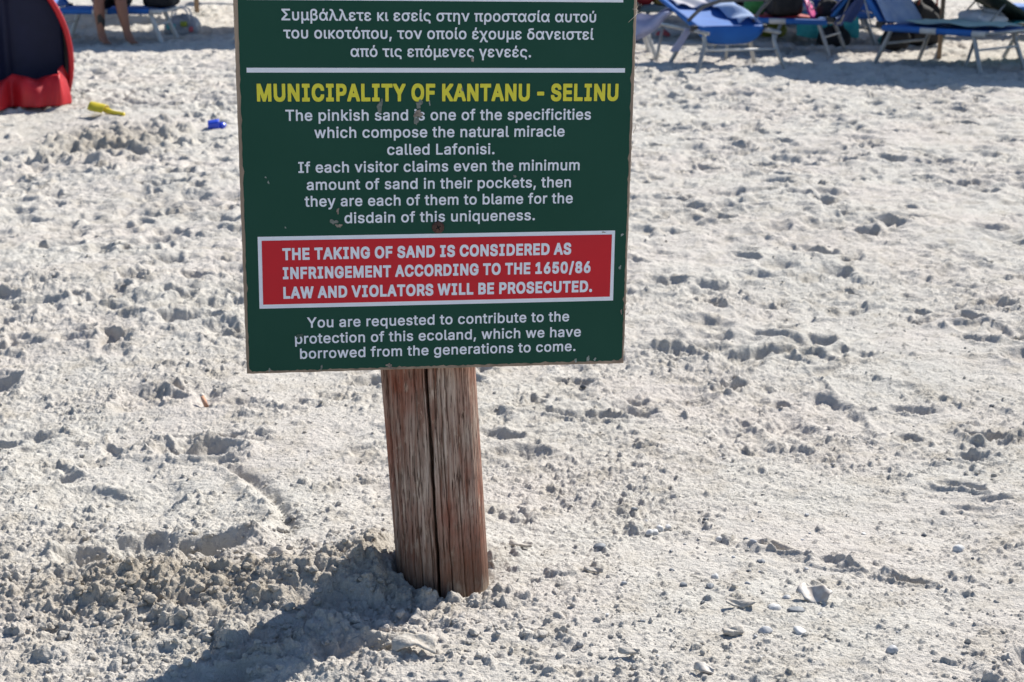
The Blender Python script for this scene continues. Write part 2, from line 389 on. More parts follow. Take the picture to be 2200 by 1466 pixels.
def grid_mesh(name, X, Y, Z, mat):
    nr, nc = X.shape
    me = bpy.data.meshes.new(name)
    me.vertices.add(nr * nc)
    me.vertices.foreach_set('co', np.stack([X, Y, Z], -1).astype(np.float32).ravel())
    idx = np.arange(nr * nc, dtype=np.int32).reshape(nr, nc)
    q = np.stack([idx[:-1, :-1], idx[:-1, 1:], idx[1:, 1:], idx[1:, :-1]], -1).reshape(-1)
    nf = (nr - 1) * (nc - 1)
    me.loops.add(nf * 4); me.loops.foreach_set('vertex_index', q)
    me.polygons.add(nf); me.polygons.foreach_set('loop_start', np.arange(0, nf * 4, 4, dtype=np.int32))
    me.polygons.foreach_set('use_smooth', np.ones(nf, dtype=bool))
    me.materials.append(mat); me.update()
    return me
ground = link(bpy.data.objects.new('ground', grid_mesh('ground', Xg, Yg, ZG, M['sand'])))
_at = ground.data.attributes.new('damp', 'FLOAT', 'POINT'); _at.data.foreach_set('value', DAMP.astype(np.float32).ravel())
tag(ground, kind='structure', label='pale trampled beach sand with footprints and crumbly heaps', cat='ground')

# crumbs of damp sand and grit lying loose on the sheet: nobody could count them
def rock_proto(seed, n=1):
    bm = bmesh.new(); bmesh.ops.create_icosphere(bm, subdivisions=n, radius=1.0)
    rr = random.Random(seed)
    dirs = [(Vector((rr.gauss(0, 1), rr.gauss(0, 1), rr.gauss(0, 1))).normalized(), 0.55 + 0.35 * rr.random()) for _ in range(7)]
    for v in bm.verts:
        k = min([c / max(v.co.dot(d), 1e-3) if v.co.dot(d) > 0 else 9 for d, c in dirs] + [1.0])
        v.co *= k * (0.80 + 0.3 * rr.random())
    vs = np.array([v.co[:] for v in bm.verts]); bm.verts.ensure_lookup_table()
    fs = np.array([[v.index for v in f.verts] for f in bm.faces]); bm.free()
    return vs, fs
def scatter(name, pts, sizes, mat, sub, seed, squash=(0.6, 1.0), sink=0.35):
    protos = [rock_proto(seed + i, sub) for i in range(10)]
    rr = np.random.RandomState(seed)
    V = []; F = []; n = 0
    for k, ((x, y, z), s) in enumerate(zip(pts, sizes)):
        v, f = protos[k % 10]
        a = rr.rand() * 6.283; c, sn = math.cos(a), math.sin(a)
        w = v * np.array([s * (0.7 + 0.6 * rr.rand()), s * (0.7 + 0.6 * rr.rand()), s * (squash[0] + (squash[1] - squash[0]) * rr.rand())])
        w = np.stack([w[:, 0] * c - w[:, 1] * sn + x, w[:, 0] * sn + w[:, 1] * c + y, w[:, 2] + z + s * sink * 0.5], -1)
        V.append(w); F.append(f + n); n += len(v)
    V = np.concatenate(V); F = np.concatenate(F)
    me = bpy.data.meshes.new(name); me.vertices.add(len(V)); me.vertices.foreach_set('co', V.astype(np.float32).ravel())
    me.loops.add(len(F) * 3); me.loops.foreach_set('vertex_index', F.astype(np.int32).ravel())
    me.polygons.add(len(F)); me.polygons.foreach_set('loop_start', np.arange(0, len(F) * 3, 3, dtype=np.int32))
    me.polygons.foreach_set('use_smooth', np.zeros(len(F), dtype=bool))
    me.materials.append(mat); me.update(); me.validate()
    ii = np.clip(np.searchsorted(YS, V[:, 1]), 1, len(YS) - 1); jj = np.clip(np.searchsorted(SC, V[:, 0] / np.maximum(V[:, 1], 2.2)), 1, len(SC) - 1)
    at = me.attributes.new('damp', 'FLOAT', 'POINT'); at.data.foreach_set('value', DAMP[ii, jj].astype(np.float32))
    return link(bpy.data.objects.new(name, me))
rs = np.random.RandomState(3)
def clump_pts(n, seed):
    r = np.random.RandomState(seed); P = []; Sz = []
    while len(P) < n:
        y = 2.35 + 4.4 * r.rand() ** 1.7; x = (r.rand() - 0.5) * 0.95 * y
        w = 0.10 + 1.0 * math.exp(-(((x + 0.70) / 0.40) ** 2 + ((y - 3.0) / 0.27) ** 2)) + 0.7 * math.exp(-(((x + 0.22) / 0.28) ** 2 + ((y - 2.86) / 0.17) ** 2)) + (0.10 if x < -0.2 else 0)
        w += 0.35 * math.exp(-(((x - 0.15) / 0.35) ** 2 + ((y - 2.75) / 0.14) ** 2)) + 0.3 * max(0, math.sin(x * 5.3 + y * 2.1) * math.sin(y * 4.7 - x * 2.2)) * 0.6
        if r.rand() > w or (x - PX) ** 2 + (y - PY) ** 2 < 0.0125: continue
        s = 0.0016 + 0.012 * r.rand() ** 4.5 * min(1.0, 0.3 + w)
        P.append((x, y, gz(x, y))); Sz.append(s)
    return P, Sz
P_, S_ = clump_pts(9000, 17)
tag(scatter('sand_crumbs', P_, S_, M['sand'], 2, 40, (0.6, 1.0), 0.3), 'loose crumbs of damp pale sand lying in the rough foreground', 'sand crumbs', kind='stuff')

# ------------------------------------------------------------------ information sign
M['green'] = mat('green_film', (0.0100, 0.062, 0.041), 0.40, (0.0135, 0.068, 0.047), 5, spec=0.12, contrast=(0.3, 0.7))
M['print_white'] = mat('print_white', (0.79, 0.81, 0.87), 0.45, (0.75, 0.77, 0.83), 30, spec=0.2)  # white print, the blue cast of the sky put into its colour
M['print_yellow'] = mat('print_yellow', (0.73, 0.66, 0.055), 0.45, (0.68, 0.62, 0.055), 30, spec=0.2)
M['print_red'] = mat('print_red', (0.58, 0.020, 0.030), 0.42, (0.55, 0.021, 0.031), 12, spec=0.15)
M['ply'] = mat('weathered_plywood', (0.36, 0.27, 0.20), 0.85, (0.20, 0.145, 0.105), 30, bump=0.0006, bscale=160, stretch=(1, 0.12, 1))
M['ply_chip'] = mat('bare_wood_chip', (0.34, 0.29, 0.24), 0.9, (0.16, 0.13, 0.11), 160)
M['rust'] = mat('rusty_steel', (0.10, 0.045, 0.030), 0.75, (0.045, 0.020, 0.015), 260, bump=0.0006, bscale=500)

def post_material():
    m = bpy.data.materials.new('weathered_post_wood'); m.use_nodes = True
    nt = m.node_tree; b = nt.nodes['Principled BSDF']; L = nt.links.new
    b.inputs['Roughness'].default_value = 0.8; b.inputs['Specular IOR Level'].default_value = 0.25
    tc = nt.nodes.new('ShaderNodeTexCoord')
    def noise(scale, det, sx, rough=0.6):
        mp = nt.nodes.new('ShaderNodeMapping'); mp.inputs['Scale'].default_value = sx; L(tc.outputs['Object'], mp.inputs[0])
        n = nt.nodes.new('ShaderNodeTexNoise'); n.inputs['Scale'].default_value = scale; n.inputs['Detail'].default_value = det; n.inputs['Roughness'].default_value = rough
        L(mp.outputs[0], n.inputs['Vector']); return n.outputs[0]
    def ramp(fac, lo, hi):
        mr = nt.nodes.new('ShaderNodeMapRange'); mr.inputs[1].default_value = lo; mr.inputs[2].default_value = hi; L(fac, mr.inputs[0]); return mr.outputs[0]
    def mixc(fac, a, c):
        mx = nt.nodes.new('ShaderNodeMix'); mx.data_type = 'RGBA'; L(fac, mx.inputs[0])
        for k, v in ((6, a), (7, c)):
            if isinstance(v, tuple): mx.inputs[k].default_value = v + (1,)
            else: L(v, mx.inputs[k])
        return mx.outputs[2]
    fibre = noise(150, 5, (1, 1, 0.022)); broad = noise(9, 4, (1, 1, 0.45)); fine = noise(420, 3, (1, 1, 0.05)); speck = noise(60, 5, (1, 1, 0.35))
    c = mixc(ramp(fibre, 0.34, 0.66), (0.16, 0.085, 0.055), (0.56, 0.44, 0.355))       # grey-tan fibres
    c = mixc(ramp(broad, 0.40, 0.66), c, (0.25, 0.080, 0.046))                        # remains of red stain
    c = mixc(ramp(speck, 0.58, 0.74), c, (0.62, 0.48, 0.37))
    c = mixc(ramp(fine, 0.54, 0.64), c, (0.065, 0.032, 0.020))
    sx_ = nt.nodes.new('ShaderNodeSeparateXYZ'); L(tc.outputs['Object'], sx_.inputs[0])
    md = nt.nodes.new('ShaderNodeMath'); md.operation = 'MULTIPLY_ADD'; L(speck, md.inputs[0]); md.inputs[1].default_value = -0.16; L(sx_.outputs[2], md.inputs[2])
    c = mixc(ramp(md.outputs[0], 0.10, -0.09), c, (0.13, 0.075, 0.05))               # damp foot
    c = mixc(ramp(md.outputs[0], -0.055, -0.10), c, (0.30, 0.235, 0.18))              # sand clinging to it
    L(c, b.inputs['Base Color'])
    bp = nt.nodes.new('ShaderNodeBump'); bp.inputs['Distance'].default_value = 0.0035; L(fibre, bp.inputs['Height'])
    bp2 = nt.nodes.new('ShaderNodeBump'); bp2.inputs['Distance'].default_value = 0.0012; L(fine, bp2.inputs['Height']); L(bp.outputs[0], bp2.inputs['Normal'])
    L(bp2.outputs[0], b.inputs['Normal'])
    return m
M['post'] = post_material()

sign = empty('information_sign', (PX, PY, 0.0), 0, 'green painted information board with yellow heading and red notice on a thick cracked wooden post', 'sign')
def post_mesh():
    na, nz = 640, 170
    th = np.linspace(0, 2 * np.pi, na, endpoint=False)[None, :]; z = np.linspace(-0.25, 1.30, nz)[:, None]
    thd = np.degrees(th)                                            # 270 deg = towards the camera, 180 = left
    r = np.full((nz, na), 0.0985) + 0 * z
    r = r + 0.0008 * np.cos(2 * th + 0.6) + 0.0012 * np.cos(3 * th + 2 * z)
    n1 = perlin(np.cos(th) * 1.0 + 0 * z, np.sin(th) + 0.25 * z, 4.0, 5); r = r + 0.0018 * n1
    n2 = fbm(thd * 0.35 + 0 * z, z * 1.6 + 0 * th, 1.0, 3, 6); r = r + 0.0007 * n2
    def crack(a0, slope, wdeg, dep, zl=-1, zh=2, seed=1):
        a = a0 + slope * (z - 0.25) + 0.9 * np.interp(z, np.linspace(-0.3, 1.4, 60), np.random.RandomState(seed).randn(60) * 0.6)
        d = (thd - a + 180) % 360 - 180
        w = wdeg * (0.75 + 0.35 * np.interp(z, np.linspace(-0.3, 1.4, 30), np.random.RandomState(seed + 9).rand(30)))
        k = np.clip((z - zl) / 0.06, 0, 1) * np.clip((zh - z) / 0.06, 0, 1)
        return -dep * k * np.clip(1.5 - 1.5 * np.abs(d) / (w + 1e-6), 0, 1)
    r = r + crack(270.5, 4.5, 2.5, 0.045, -1, 2, 1) + crack(213.5, 3, 3.6, 0.022, -1, 2, 2)
    for q, (a0, sl, wd, dp_, zl, zh) in enumerate([(249, 3, 1.1, .006, -1, .36), (256, 2, .9, .005, .2, 2), (287, 3, 1.1, .007, -1, .5), (303, -2, 1.3, .009, -1, .3), (231, 3, 1.0, .005, .1, 2), (279, 3, .9, .005, .05, 2),
            (317, 3, 1.1, .007, -1, 2), (263, 2, .8, .005, -1, .22), (294, 1, .8, .005, .3, 2), (240, 3, .8, .004, -1, .3), (225, 2, .9, .005, -1, .42), (309, 1, .9, .005, .15, 2), (283, 3, .7, .004, .2, 2), (266, 3, .7, .004, .28, 2), (299, 2, .8, .004, -1, .25)]):
        r = r + crack(a0, sl, wd, dp_, zl, zh, 3 + q)
    x = np.cos(th) * r - 0.052 * z - 0.001; y = np.sin(th) * r + 0.0 * z
    zz = z + 0 * th
    V = np.stack([x, y, zz], -1).reshape(-1, 3)
    F = []
    for i in range(nz - 1):
        for j in range(na):
            j2 = (j + 1) % na
            F.append((i * na + j, i * na + j2, (i + 1) * na + j2, (i + 1) * na + j))
    top = len(V); V = np.concatenate([V, [[-0.068, 0, 1.305]]])
    F += [((nz - 1) * na + j, (nz - 1) * na + (j + 1) % na, top) for j in range(na)]
    mb = MB(); mb.v = [tuple(p) for p in V]; mb.f = F
    return mb
post_mesh().build('post', M['post'], sign)
# sign frame measured from the photograph: u along the board, v up it, n towards the reader
U = Vector((0.98769, 0.15562, -0.01556)).normalized(); V_ = Vector((0.01512, 0.00402, 0.99988)); N_ = U.cross(V_).normalized(); V_ = N_.cross(U)
P0 = Vector((-0.15344, 2.95881, 0.51608))
MS = Matrix((U, V_, N_)).transposed().to_4x4(); MS.translation = P0 - sign.location
BT = 0.018; V_TOP = 1.32
def board_mesh():
    mb = MB(); rr = random.Random(2)
    # outline with a slightly worn edge, extruded
    pts = []
    L0, R0, B0 = -0.3745, 0.3880, -0.0008
    def edge(a, b, n):
        for i in range(n):
            t = i / n; pts.append((a[0] + (b[0] - a[0]) * t + rr.uniform(-.0005, .0005), a[1] + (b[1] - a[1]) * t + rr.uniform(-.0005, .0005)))
    edge((L0, B0), (R0 - .001, B0 - .001), 60); edge((R0 - .001, B0 - .001), (R0 + .0015, V_TOP), 90)
    edge((R0 + .0015, V_TOP), (L0 - .005, V_TOP), 10); edge((L0 - .005, V_TOP), (L0, B0), 90)
    n = len(pts); cx, cy = 0.006, 0.6
    def ring(off, z):
        return [(x - math.copysign(off, x - cx), y + (off if y < 0.3 * 0 + 0.004 else 0), z) for x, y in pts]
    vs = ring(0.0016, 0.0) + ring(0, -0.0018) + ring(0, -BT)
    fs = [tuple(range(n))] + [tuple(range(3 * n - 1, 2 * n - 1, -1))]
    for k in range(2):
        for i in range(n):
            j = (i + 1) % n; fs.append(((k + 1) * n + i, (k + 1) * n + j, k * n + j, k * n + i))
    return mb.add(vs, fs)
board = board_mesh().build('board', M['ply'], sign, smooth=False); board.matrix_local = MS
def flat(name, mat, pts, z, parent=None):
    mb = MB(); mb.add([(p[0], p[1], z) for p in pts], [tuple(range(len(pts)))])
    return mb.build(name, mat, parent or board, smooth=False)
def worn_face():
    rr = random.Random(11); pts = []
    def seg(a, b, n, j=0.0004):
        for i in range(n):
            t = i / n; e = rr.gauss(0, j)
            if rr.random() < 0.05: e += rr.uniform(0.001, 0.003)
            nx, ny = -(b[1] - a[1]), b[0] - a[0]; l = math.hypot(nx, ny); pts.append((a[0] + (b[0] - a[0]) * t + nx / l * e, a[1] + (b[1] - a[1]) * t + ny / l * e))
    seg((-0.364, 0.0042), (0.376, 0.0050), 150, 0.0007)
    seg((0.376, 0.0050), (0.3828, 0.0105), 5, 0.0002); seg((0.3828, 0.0105), (0.3825, 0.42), 60); seg((0.3825, 0.42), (0.381, V_TOP - 0.006), 80)
    seg((0.381, V_TOP - 0.006), (-0.3695, V_TOP - 0.006), 20); seg((-0.3695, V_TOP - 0.006), (-0.3692, 0.010), 120); seg((-0.3692, 0.010), (-0.364, 0.0042), 5, 0.0002)
    return pts
flat('green_face', M['green'], worn_face(), 0.0006)
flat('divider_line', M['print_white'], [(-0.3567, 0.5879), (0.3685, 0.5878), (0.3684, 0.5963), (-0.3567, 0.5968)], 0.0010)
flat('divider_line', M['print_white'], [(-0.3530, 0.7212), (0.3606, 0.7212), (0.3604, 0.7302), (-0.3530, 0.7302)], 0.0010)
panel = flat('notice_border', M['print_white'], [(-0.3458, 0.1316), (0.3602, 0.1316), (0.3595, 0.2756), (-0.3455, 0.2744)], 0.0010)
flat('notice_panel', M['print_red'], [(-0.3386, 0.1396), (0.3531, 0.1398), (0.3534, 0.2676), (-0.3380, 0.2666)], 0.0014)

GLYPH = {   # letter shapes: advance, then filled outlines (outer loop, holes) as x, y in thousandths
 'text': {
  ' ': [188,[]],
  ',': [188,[[[24,-127,30,-133,40,-133,90,-133,95,-131,98,-127,151,63,151,78,148,83,140,85,65,85,60,85,55,80,24,-112]]]],
  '.': [188,[[[39,18,43,8,51,-2,62,-11,72,-15,87,-18,107,-18,117,-16,127,-12,142,0,148,8,152,18,155,33,155,48,153,63,149,73,142,83,136,88,127,94,117,99,107,100,87,101,77,99,67,96,57,90,49,83,40,68,37,58,36,43,37,28]]]],
  'H': [517,[[[46,-8,52,-14,62,-14,132,-14,137,-11,139,-8,139,212,140,217,142,218,377,218,378,217,378,-8,382,-13,387,-14,457,-14,467,-13,471,-8,471,2,471,512,471,517,467,522,457,523,387,523,382,522,378,517,378,307,377,304,372,303,142,303,139,307,139,517,134,522,127,523,57,523,51,522,47,518,46,507]]]],
  'I': [326,[[[30,-8,36,-14,46,-14,286,-14,292,-13,296,-8,296,57,295,67,291,70,286,71,211,71,210,72,210,437,211,438,286,438,291,439,295,442,296,447,296,512,296,517,291,522,41,523,35,522,31,518,30,452,31,442,36,438,41,438,116,438,117,437,117,72,116,71,41,71,36,71,31,67,30,57]]]],
  'L': [393,[[[46,-8,52,-14,62,-14,362,-14,372,-12,375,-8,375,62,372,69,367,71,142,71,140,72,139,77,139,512,137,520,132,523,57,523,51,522,46,517]]]],
  'T': [448,[[[19,442,24,438,29,438,174,438,179,437,179,-8,183,-13,189,-14,259,-14,266,-13,271,-8,271,-3,271,432,272,437,274,438,419,438,424,438,429,441,431,452,431,512,429,520,424,523,419,523,24,523,19,518,18,512]]]],
  'Y': [472,[[[2,502,188,202,189,197,189,-8,193,-13,198,-14,268,-14,278,-13,282,-8,282,-3,282,197,283,202,467,497,469,502,468,518,464,522,458,523,378,523,372,522,368,518,268,355,238,303,233,305,232,307,206,352,103,520,98,523,93,523,8,523,2,517]]]],
  'a': [389,[[[22,63,27,48,40,28,57,9,83,-7,92,-11,117,-19,137,-22,157,-23,182,-22,197,-20,212,-16,237,-6,262,11,263,-7,267,-13,272,-14,337,-14,348,-12,351,-7,351,-2,351,253,350,278,347,298,339,323,327,344,315,358,304,368,292,375,277,383,257,390,247,393,202,398,182,398,147,394,132,391,107,382,81,368,57,348,45,333,36,318,27,298,27,283,32,278,92,260,107,260,112,263,132,291,147,303,157,308,172,314,187,316,202,317,217,314,227,310,237,305,246,298,252,291,256,283,260,273,262,258,260,253,255,248,232,241,172,234,117,225,67,205,49,193,39,183,29,168,22,153,18,138,16,118,16,93],[109,93,106,108,112,123,122,134,136,143,147,147,177,154,237,162,262,168,261,133,259,123,253,108,247,98,237,87,222,74,212,69,197,63,177,59,172,59,142,64,132,69,122,75,114,83]]]],
  'b': [424,[[[40,-9,45,-14,50,-14,120,-14,125,-9,127,14,130,16,160,-7,175,-14,190,-19,215,-22,245,-22,270,-18,295,-11,315,-2,335,12,350,26,365,44,383,74,392,99,401,139,404,169,404,209,401,239,392,279,382,304,371,324,355,346,335,365,325,373,305,383,280,392,260,396,225,398,200,397,175,392,160,385,130,361,128,364,128,369,128,514,125,521,120,523,45,523,40,519,39,514,39,-1],[135,134,130,154,127,179,127,199,129,219,132,234,140,259,148,274,156,284,170,298,180,305,200,313,215,316,235,314,253,309,262,304,275,294,285,283,295,269,304,249,311,224,314,199,313,169,309,144,304,129,298,114,284,94,262,74,241,64,220,61,200,64,178,74,160,89,152,99,142,114]]]],
  'c': [396,[[[33,99,44,74,55,54,71,34,81,24,106,4,126,-7,151,-16,176,-20,211,-22,266,-15,271,-14,317,9,352,44,377,94,377,109,374,114,311,131,296,131,291,126,281,102,260,79,256,76,236,66,206,60,191,62,176,66,162,74,145,89,129,109,122,124,117,139,111,169,110,189,112,214,115,229,123,254,138,279,151,293,165,304,171,308,191,314,206,316,231,312,256,301,277,279,291,251,296,248,311,248,371,264,376,269,376,284,367,309,355,329,336,352,316,368,266,391,211,398,176,396,151,392,126,383,106,372,96,365,76,348,57,324,38,289,29,264,22,224,20,169,26,124]]]],
  'd': [424,[[[32,99,42,74,53,54,66,35,76,24,101,3,121,-8,141,-15,166,-20,191,-22,216,-21,236,-18,261,-9,296,17,299,14,299,-6,301,-11,306,-14,376,-14,381,-13,384,-11,386,-1,386,509,385,519,381,522,306,523,301,522,298,519,297,514,297,364,296,362,276,378,251,391,226,397,181,398,153,394,121,384,101,373,91,366,68,344,54,324,43,304,33,279,23,239,20,209,20,169,23,139],[117,139,113,154,110,179,110,199,113,224,120,249,126,264,136,279,145,289,157,299,171,309,191,315,206,316,226,313,236,309,251,300,261,292,271,281,280,269,289,249,296,219,298,189,296,159,288,129,281,112,265,89,246,73,236,68,226,64,211,61,201,61,191,62,176,66,170,69,156,78,140,94,127,114]]]],
  'e': [404,[[[33,99,44,74,55,54,70,34,80,24,96,11,116,-2,151,-15,166,-18,196,-22,226,-22,256,-19,291,-10,316,3,331,13,351,32,369,59,379,84,379,99,376,103,316,118,301,119,296,118,293,114,272,84,256,71,241,65,211,60,191,62,171,68,166,71,151,81,138,94,121,119,116,134,113,149,113,154,116,155,371,155,381,156,384,159,385,169,385,209,381,249,376,272,367,299,357,319,347,334,336,347,326,357,311,369,296,378,266,390,236,396,201,398,161,394,126,383,93,364,71,344,61,331,50,314,37,289,26,249,21,209,20,169,26,124],[114,239,119,254,127,269,138,284,151,296,162,304,176,311,191,315,206,316,226,314,236,310,249,304,256,299,270,284,281,269,287,254,292,239,291,237,286,235,121,235,116,236]]]],
  'f': [254,[[[67,-8,73,-14,83,-14,148,-14,153,-12,156,-8,157,312,158,313,233,313,238,314,241,317,242,327,242,382,242,387,238,392,158,394,156,397,157,427,159,437,165,447,170,452,179,457,188,459,198,460,213,457,218,455,228,454,233,454,239,457,256,512,257,527,255,532,253,534,228,541,193,544,178,544,153,541,138,537,118,528,103,518,92,507,84,497,74,477,70,462,68,447,67,397,63,393,-2,393,-8,387,-8,327,-7,317,-2,313,3,313,63,313,66,312,67,307]]]],
  'g': [425,[[[38,-79,50,-99,62,-114,76,-127,96,-140,126,-154,151,-160,181,-164,206,-165,236,-164,271,-158,291,-153,311,-144,336,-129,351,-115,361,-103,372,-84,376,-74,383,-49,386,-24,386,381,386,386,383,391,376,393,306,393,302,391,299,386,299,366,296,362,276,378,251,391,236,395,211,398,166,396,131,387,101,373,81,357,62,336,49,316,37,291,33,281,25,251,20,211,20,171,26,128,37,91,53,61,61,50,74,36,85,26,101,16,131,1,166,-7,206,-9,226,-7,241,-5,261,3,296,27,297,26,297,-14,292,-34,288,-44,280,-54,261,-70,236,-80,216,-83,201,-83,181,-80,166,-76,134,-54,112,-29,101,-27,91,-28,41,-56,38,-59,37,-64],[115,151,112,166,110,191,111,211,113,226,117,241,131,271,141,285,152,296,165,306,176,311,191,315,211,316,231,312,246,305,258,296,268,286,282,266,291,243,297,211,298,186,295,156,291,141,286,126,273,106,261,94,246,83,231,77,221,75,211,73,196,74,171,80,152,91,136,108,127,121,120,136]]]],
  'h': [410,[[[39,-8,45,-14,55,-14,120,-14,125,-12,128,-8,128,227,131,252,136,267,141,277,150,288,160,297,180,309,195,313,210,315,225,314,235,311,250,302,260,293,269,282,278,262,281,252,282,232,282,-8,287,-13,300,-14,365,-14,371,-8,371,257,368,282,365,302,353,332,344,347,336,357,320,372,305,382,290,388,260,396,225,398,190,395,160,385,140,373,130,365,128,372,128,512,128,517,125,521,120,523,50,523,44,522,39,517]]]],
  'i': [166,[[[39,-8,43,-13,53,-14,118,-14,124,-13,128,-8,128,382,128,387,123,392,48,393,43,392,39,387]],[[30,462,34,452,38,447,48,438,60,432,73,429,93,429,103,431,113,434,123,441,129,447,138,462,140,472,140,492,138,502,134,512,123,526,113,533,103,536,93,538,73,538,63,536,53,532,40,522,31,507,28,497,27,487,27,472]]]],
  'k': [381,[[[39,-8,44,-13,50,-14,115,-14,125,-12,128,-8,128,-3,128,127,130,133,150,151,155,150,284,-13,290,-14,375,-14,381,-13,386,-8,386,7,384,12,225,212,225,217,371,367,374,372,374,387,370,392,365,393,280,393,274,392,130,245,128,252,128,512,128,517,125,521,120,523,50,523,44,522,39,517]]]],
  'l': [189,[[[45,40,54,20,65,6,75,-2,93,-10,110,-14,125,-16,165,-15,190,-10,195,-5,195,10,182,65,175,68,145,66,135,70,132,75,128,100,128,510,126,520,120,523,45,523,41,520,39,515,39,80,40,60]]]],
  'm': [610,[[[39,-8,45,-14,55,-14,120,-14,125,-12,128,-8,128,237,131,262,140,282,155,298,165,306,179,312,200,316,215,314,225,310,235,304,250,289,255,282,258,272,260,257,260,-8,264,-13,270,-14,345,-13,349,-8,349,-3,349,242,351,262,360,284,366,292,377,302,395,312,410,315,420,316,440,312,460,302,470,292,475,285,481,267,482,252,482,-8,485,-12,490,-14,560,-14,566,-13,570,-9,571,-3,571,272,568,292,564,312,554,337,548,347,535,364,515,380,500,388,485,394,460,399,440,400,415,399,385,393,365,385,345,373,332,362,320,348,300,372,285,384,265,393,245,398,210,400,195,399,180,395,165,390,150,382,130,367,126,372,126,387,120,393,50,393,44,392,40,388,39,382]]]],
  'n': [410,[[[39,-8,45,-14,55,-14,120,-14,125,-12,128,-8,128,227,131,252,136,267,141,277,150,288,160,297,180,309,195,313,210,315,225,314,235,311,250,302,260,293,269,282,278,262,281,252,282,232,282,-8,285,-12,295,-14,360,-14,366,-13,370,-9,371,-3,371,242,368,282,362,312,353,332,344,347,336,357,320,372,305,382,280,392,260,396,240,398,210,397,180,392,160,385,150,380,130,365,127,367,126,372,126,387,120,393,50,393,44,392,40,388,39,377]]]],
  'o': [415,[[[33,99,49,64,63,44,76,29,86,19,106,4,126,-7,141,-12,176,-20,206,-22,226,-21,251,-18,276,-12,311,4,330,19,345,34,366,64,382,99,392,139,395,169,395,189,391,239,386,264,377,289,359,324,339,349,311,372,301,377,276,388,251,394,211,398,176,396,141,388,126,383,106,372,88,359,77,349,57,324,38,289,29,264,22,224,20,169,26,124],[117,139,112,164,110,184,111,204,115,229,119,244,126,261,136,277,151,293,165,304,174,309,191,314,211,316,231,313,246,306,257,299,271,287,285,269,296,244,303,214,305,179,302,154,295,129,286,109,276,95,266,84,246,70,236,65,221,61,201,60,186,63,176,66,170,69,156,78,140,94,126,114]]]],
  'p': [424,[[[39,-151,45,-157,55,-157,120,-157,125,-155,128,-151,128,9,130,15,140,6,155,-4,170,-12,190,-19,205,-21,230,-22,245,-22,270,-18,295,-11,305,-7,325,4,335,12,357,34,378,64,383,74,392,99,398,124,403,154,404,209,401,239,398,254,388,289,382,304,371,324,357,344,345,356,325,373,315,379,295,387,270,394,245,398,205,397,180,393,165,388,158,384,130,361,127,364,125,389,120,393,50,393,45,393,40,389,39,379],[135,134,130,154,127,179,127,199,129,219,132,234,140,259,148,274,156,284,170,298,180,305,200,313,215,316,235,314,253,309,262,304,275,294,285,283,295,269,304,249,311,224,314,199,313,169,309,144,304,129,298,114,284,94,262,74,241,64,220,61,200,64,178,74,160,89,152,99,142,114]]]],
  'q': [424,[[[32,99,42,74,53,54,66,35,76,24,101,3,121,-8,141,-15,166,-20,191,-22,216,-21,236,-18,261,-9,296,16,297,14,297,-151,301,-156,306,-157,376,-157,382,-156,386,-151,386,-146,386,379,385,389,381,392,376,393,306,393,300,389,298,364,296,361,276,378,251,391,226,397,181,398,156,395,131,388,111,379,91,366,68,344,48,314,33,279,26,254,20,209,20,169,23,139],[117,139,113,154,110,179,110,199,113,224,120,249,126,264,136,279,145,289,157,299,171,309,191,315,206,316,226,313,236,309,251,300,261,292,271,281,280,269,289,249,296,219,298,189,296,159,288,129,281,112,265,89,246,73,236,68,226,64,211,61,201,61,191,62,176,66,170,69,156,78,140,94,127,114]]]],
  'r': [259,[[[39,-8,45,-14,55,-14,120,-14,125,-12,128,-8,128,237,131,257,138,272,145,282,160,296,175,305,190,310,205,312,240,308,250,308,255,311,257,317,257,387,257,392,252,397,210,399,180,396,155,387,140,378,130,371,128,372,126,377,125,388,120,393,50,393,44,392,40,388,39,377]]]],
  's': [365,[[[27,69,32,54,41,39,53,23,68,10,88,-3,103,-10,138,-19,168,-22,198,-22,218,-20,243,-15,268,-8,278,-3,298,10,315,24,328,41,337,59,342,74,345,94,345,119,343,134,335,159,325,174,313,187,303,195,273,211,248,220,168,239,148,247,138,253,132,259,125,269,123,279,127,289,131,294,143,305,163,315,188,319,213,315,228,307,244,289,258,264,273,263,333,277,336,279,338,284,338,294,332,314,319,339,303,359,292,369,278,378,248,391,213,397,173,398,143,395,113,386,98,380,83,371,62,354,53,344,44,329,38,314,34,289,33,259,37,239,44,219,53,204,63,194,75,184,103,169,128,160,198,144,227,134,236,129,243,123,250,114,254,104,253,99,248,89,238,78,225,69,213,64,198,60,173,59,148,65,133,74,122,84,115,94,105,119,98,121,88,121,28,108,23,104,22,89]]]],
  't': [227,[[[55,53,63,33,69,23,78,12,88,3,98,-3,118,-12,138,-16,153,-18,198,-17,223,-11,226,-7,227,8,215,63,213,66,208,68,198,68,183,65,168,64,158,66,148,73,143,81,141,88,140,103,140,308,143,313,213,314,217,318,218,323,218,383,217,388,213,392,208,393,143,393,140,398,140,478,138,482,133,485,63,485,54,483,51,478,51,473,51,398,48,393,-2,393,-7,388,-8,328,-7,317,-2,313,3,313,48,313,51,308,51,88,53,63]]]],
  'u': [410,[[[49,67,60,42,66,32,80,16,90,7,105,-2,120,-9,140,-15,160,-18,180,-19,200,-18,220,-16,250,-6,270,6,280,14,283,12,284,7,284,-8,290,-14,360,-14,366,-13,370,-9,371,-3,371,382,370,388,366,392,360,393,290,393,285,391,282,387,282,152,279,127,275,117,268,102,260,92,250,82,230,70,215,66,200,64,185,65,175,68,160,77,150,86,140,97,131,117,128,147,128,387,125,391,115,393,50,393,44,392,40,388,39,382,39,122,43,87]]]],
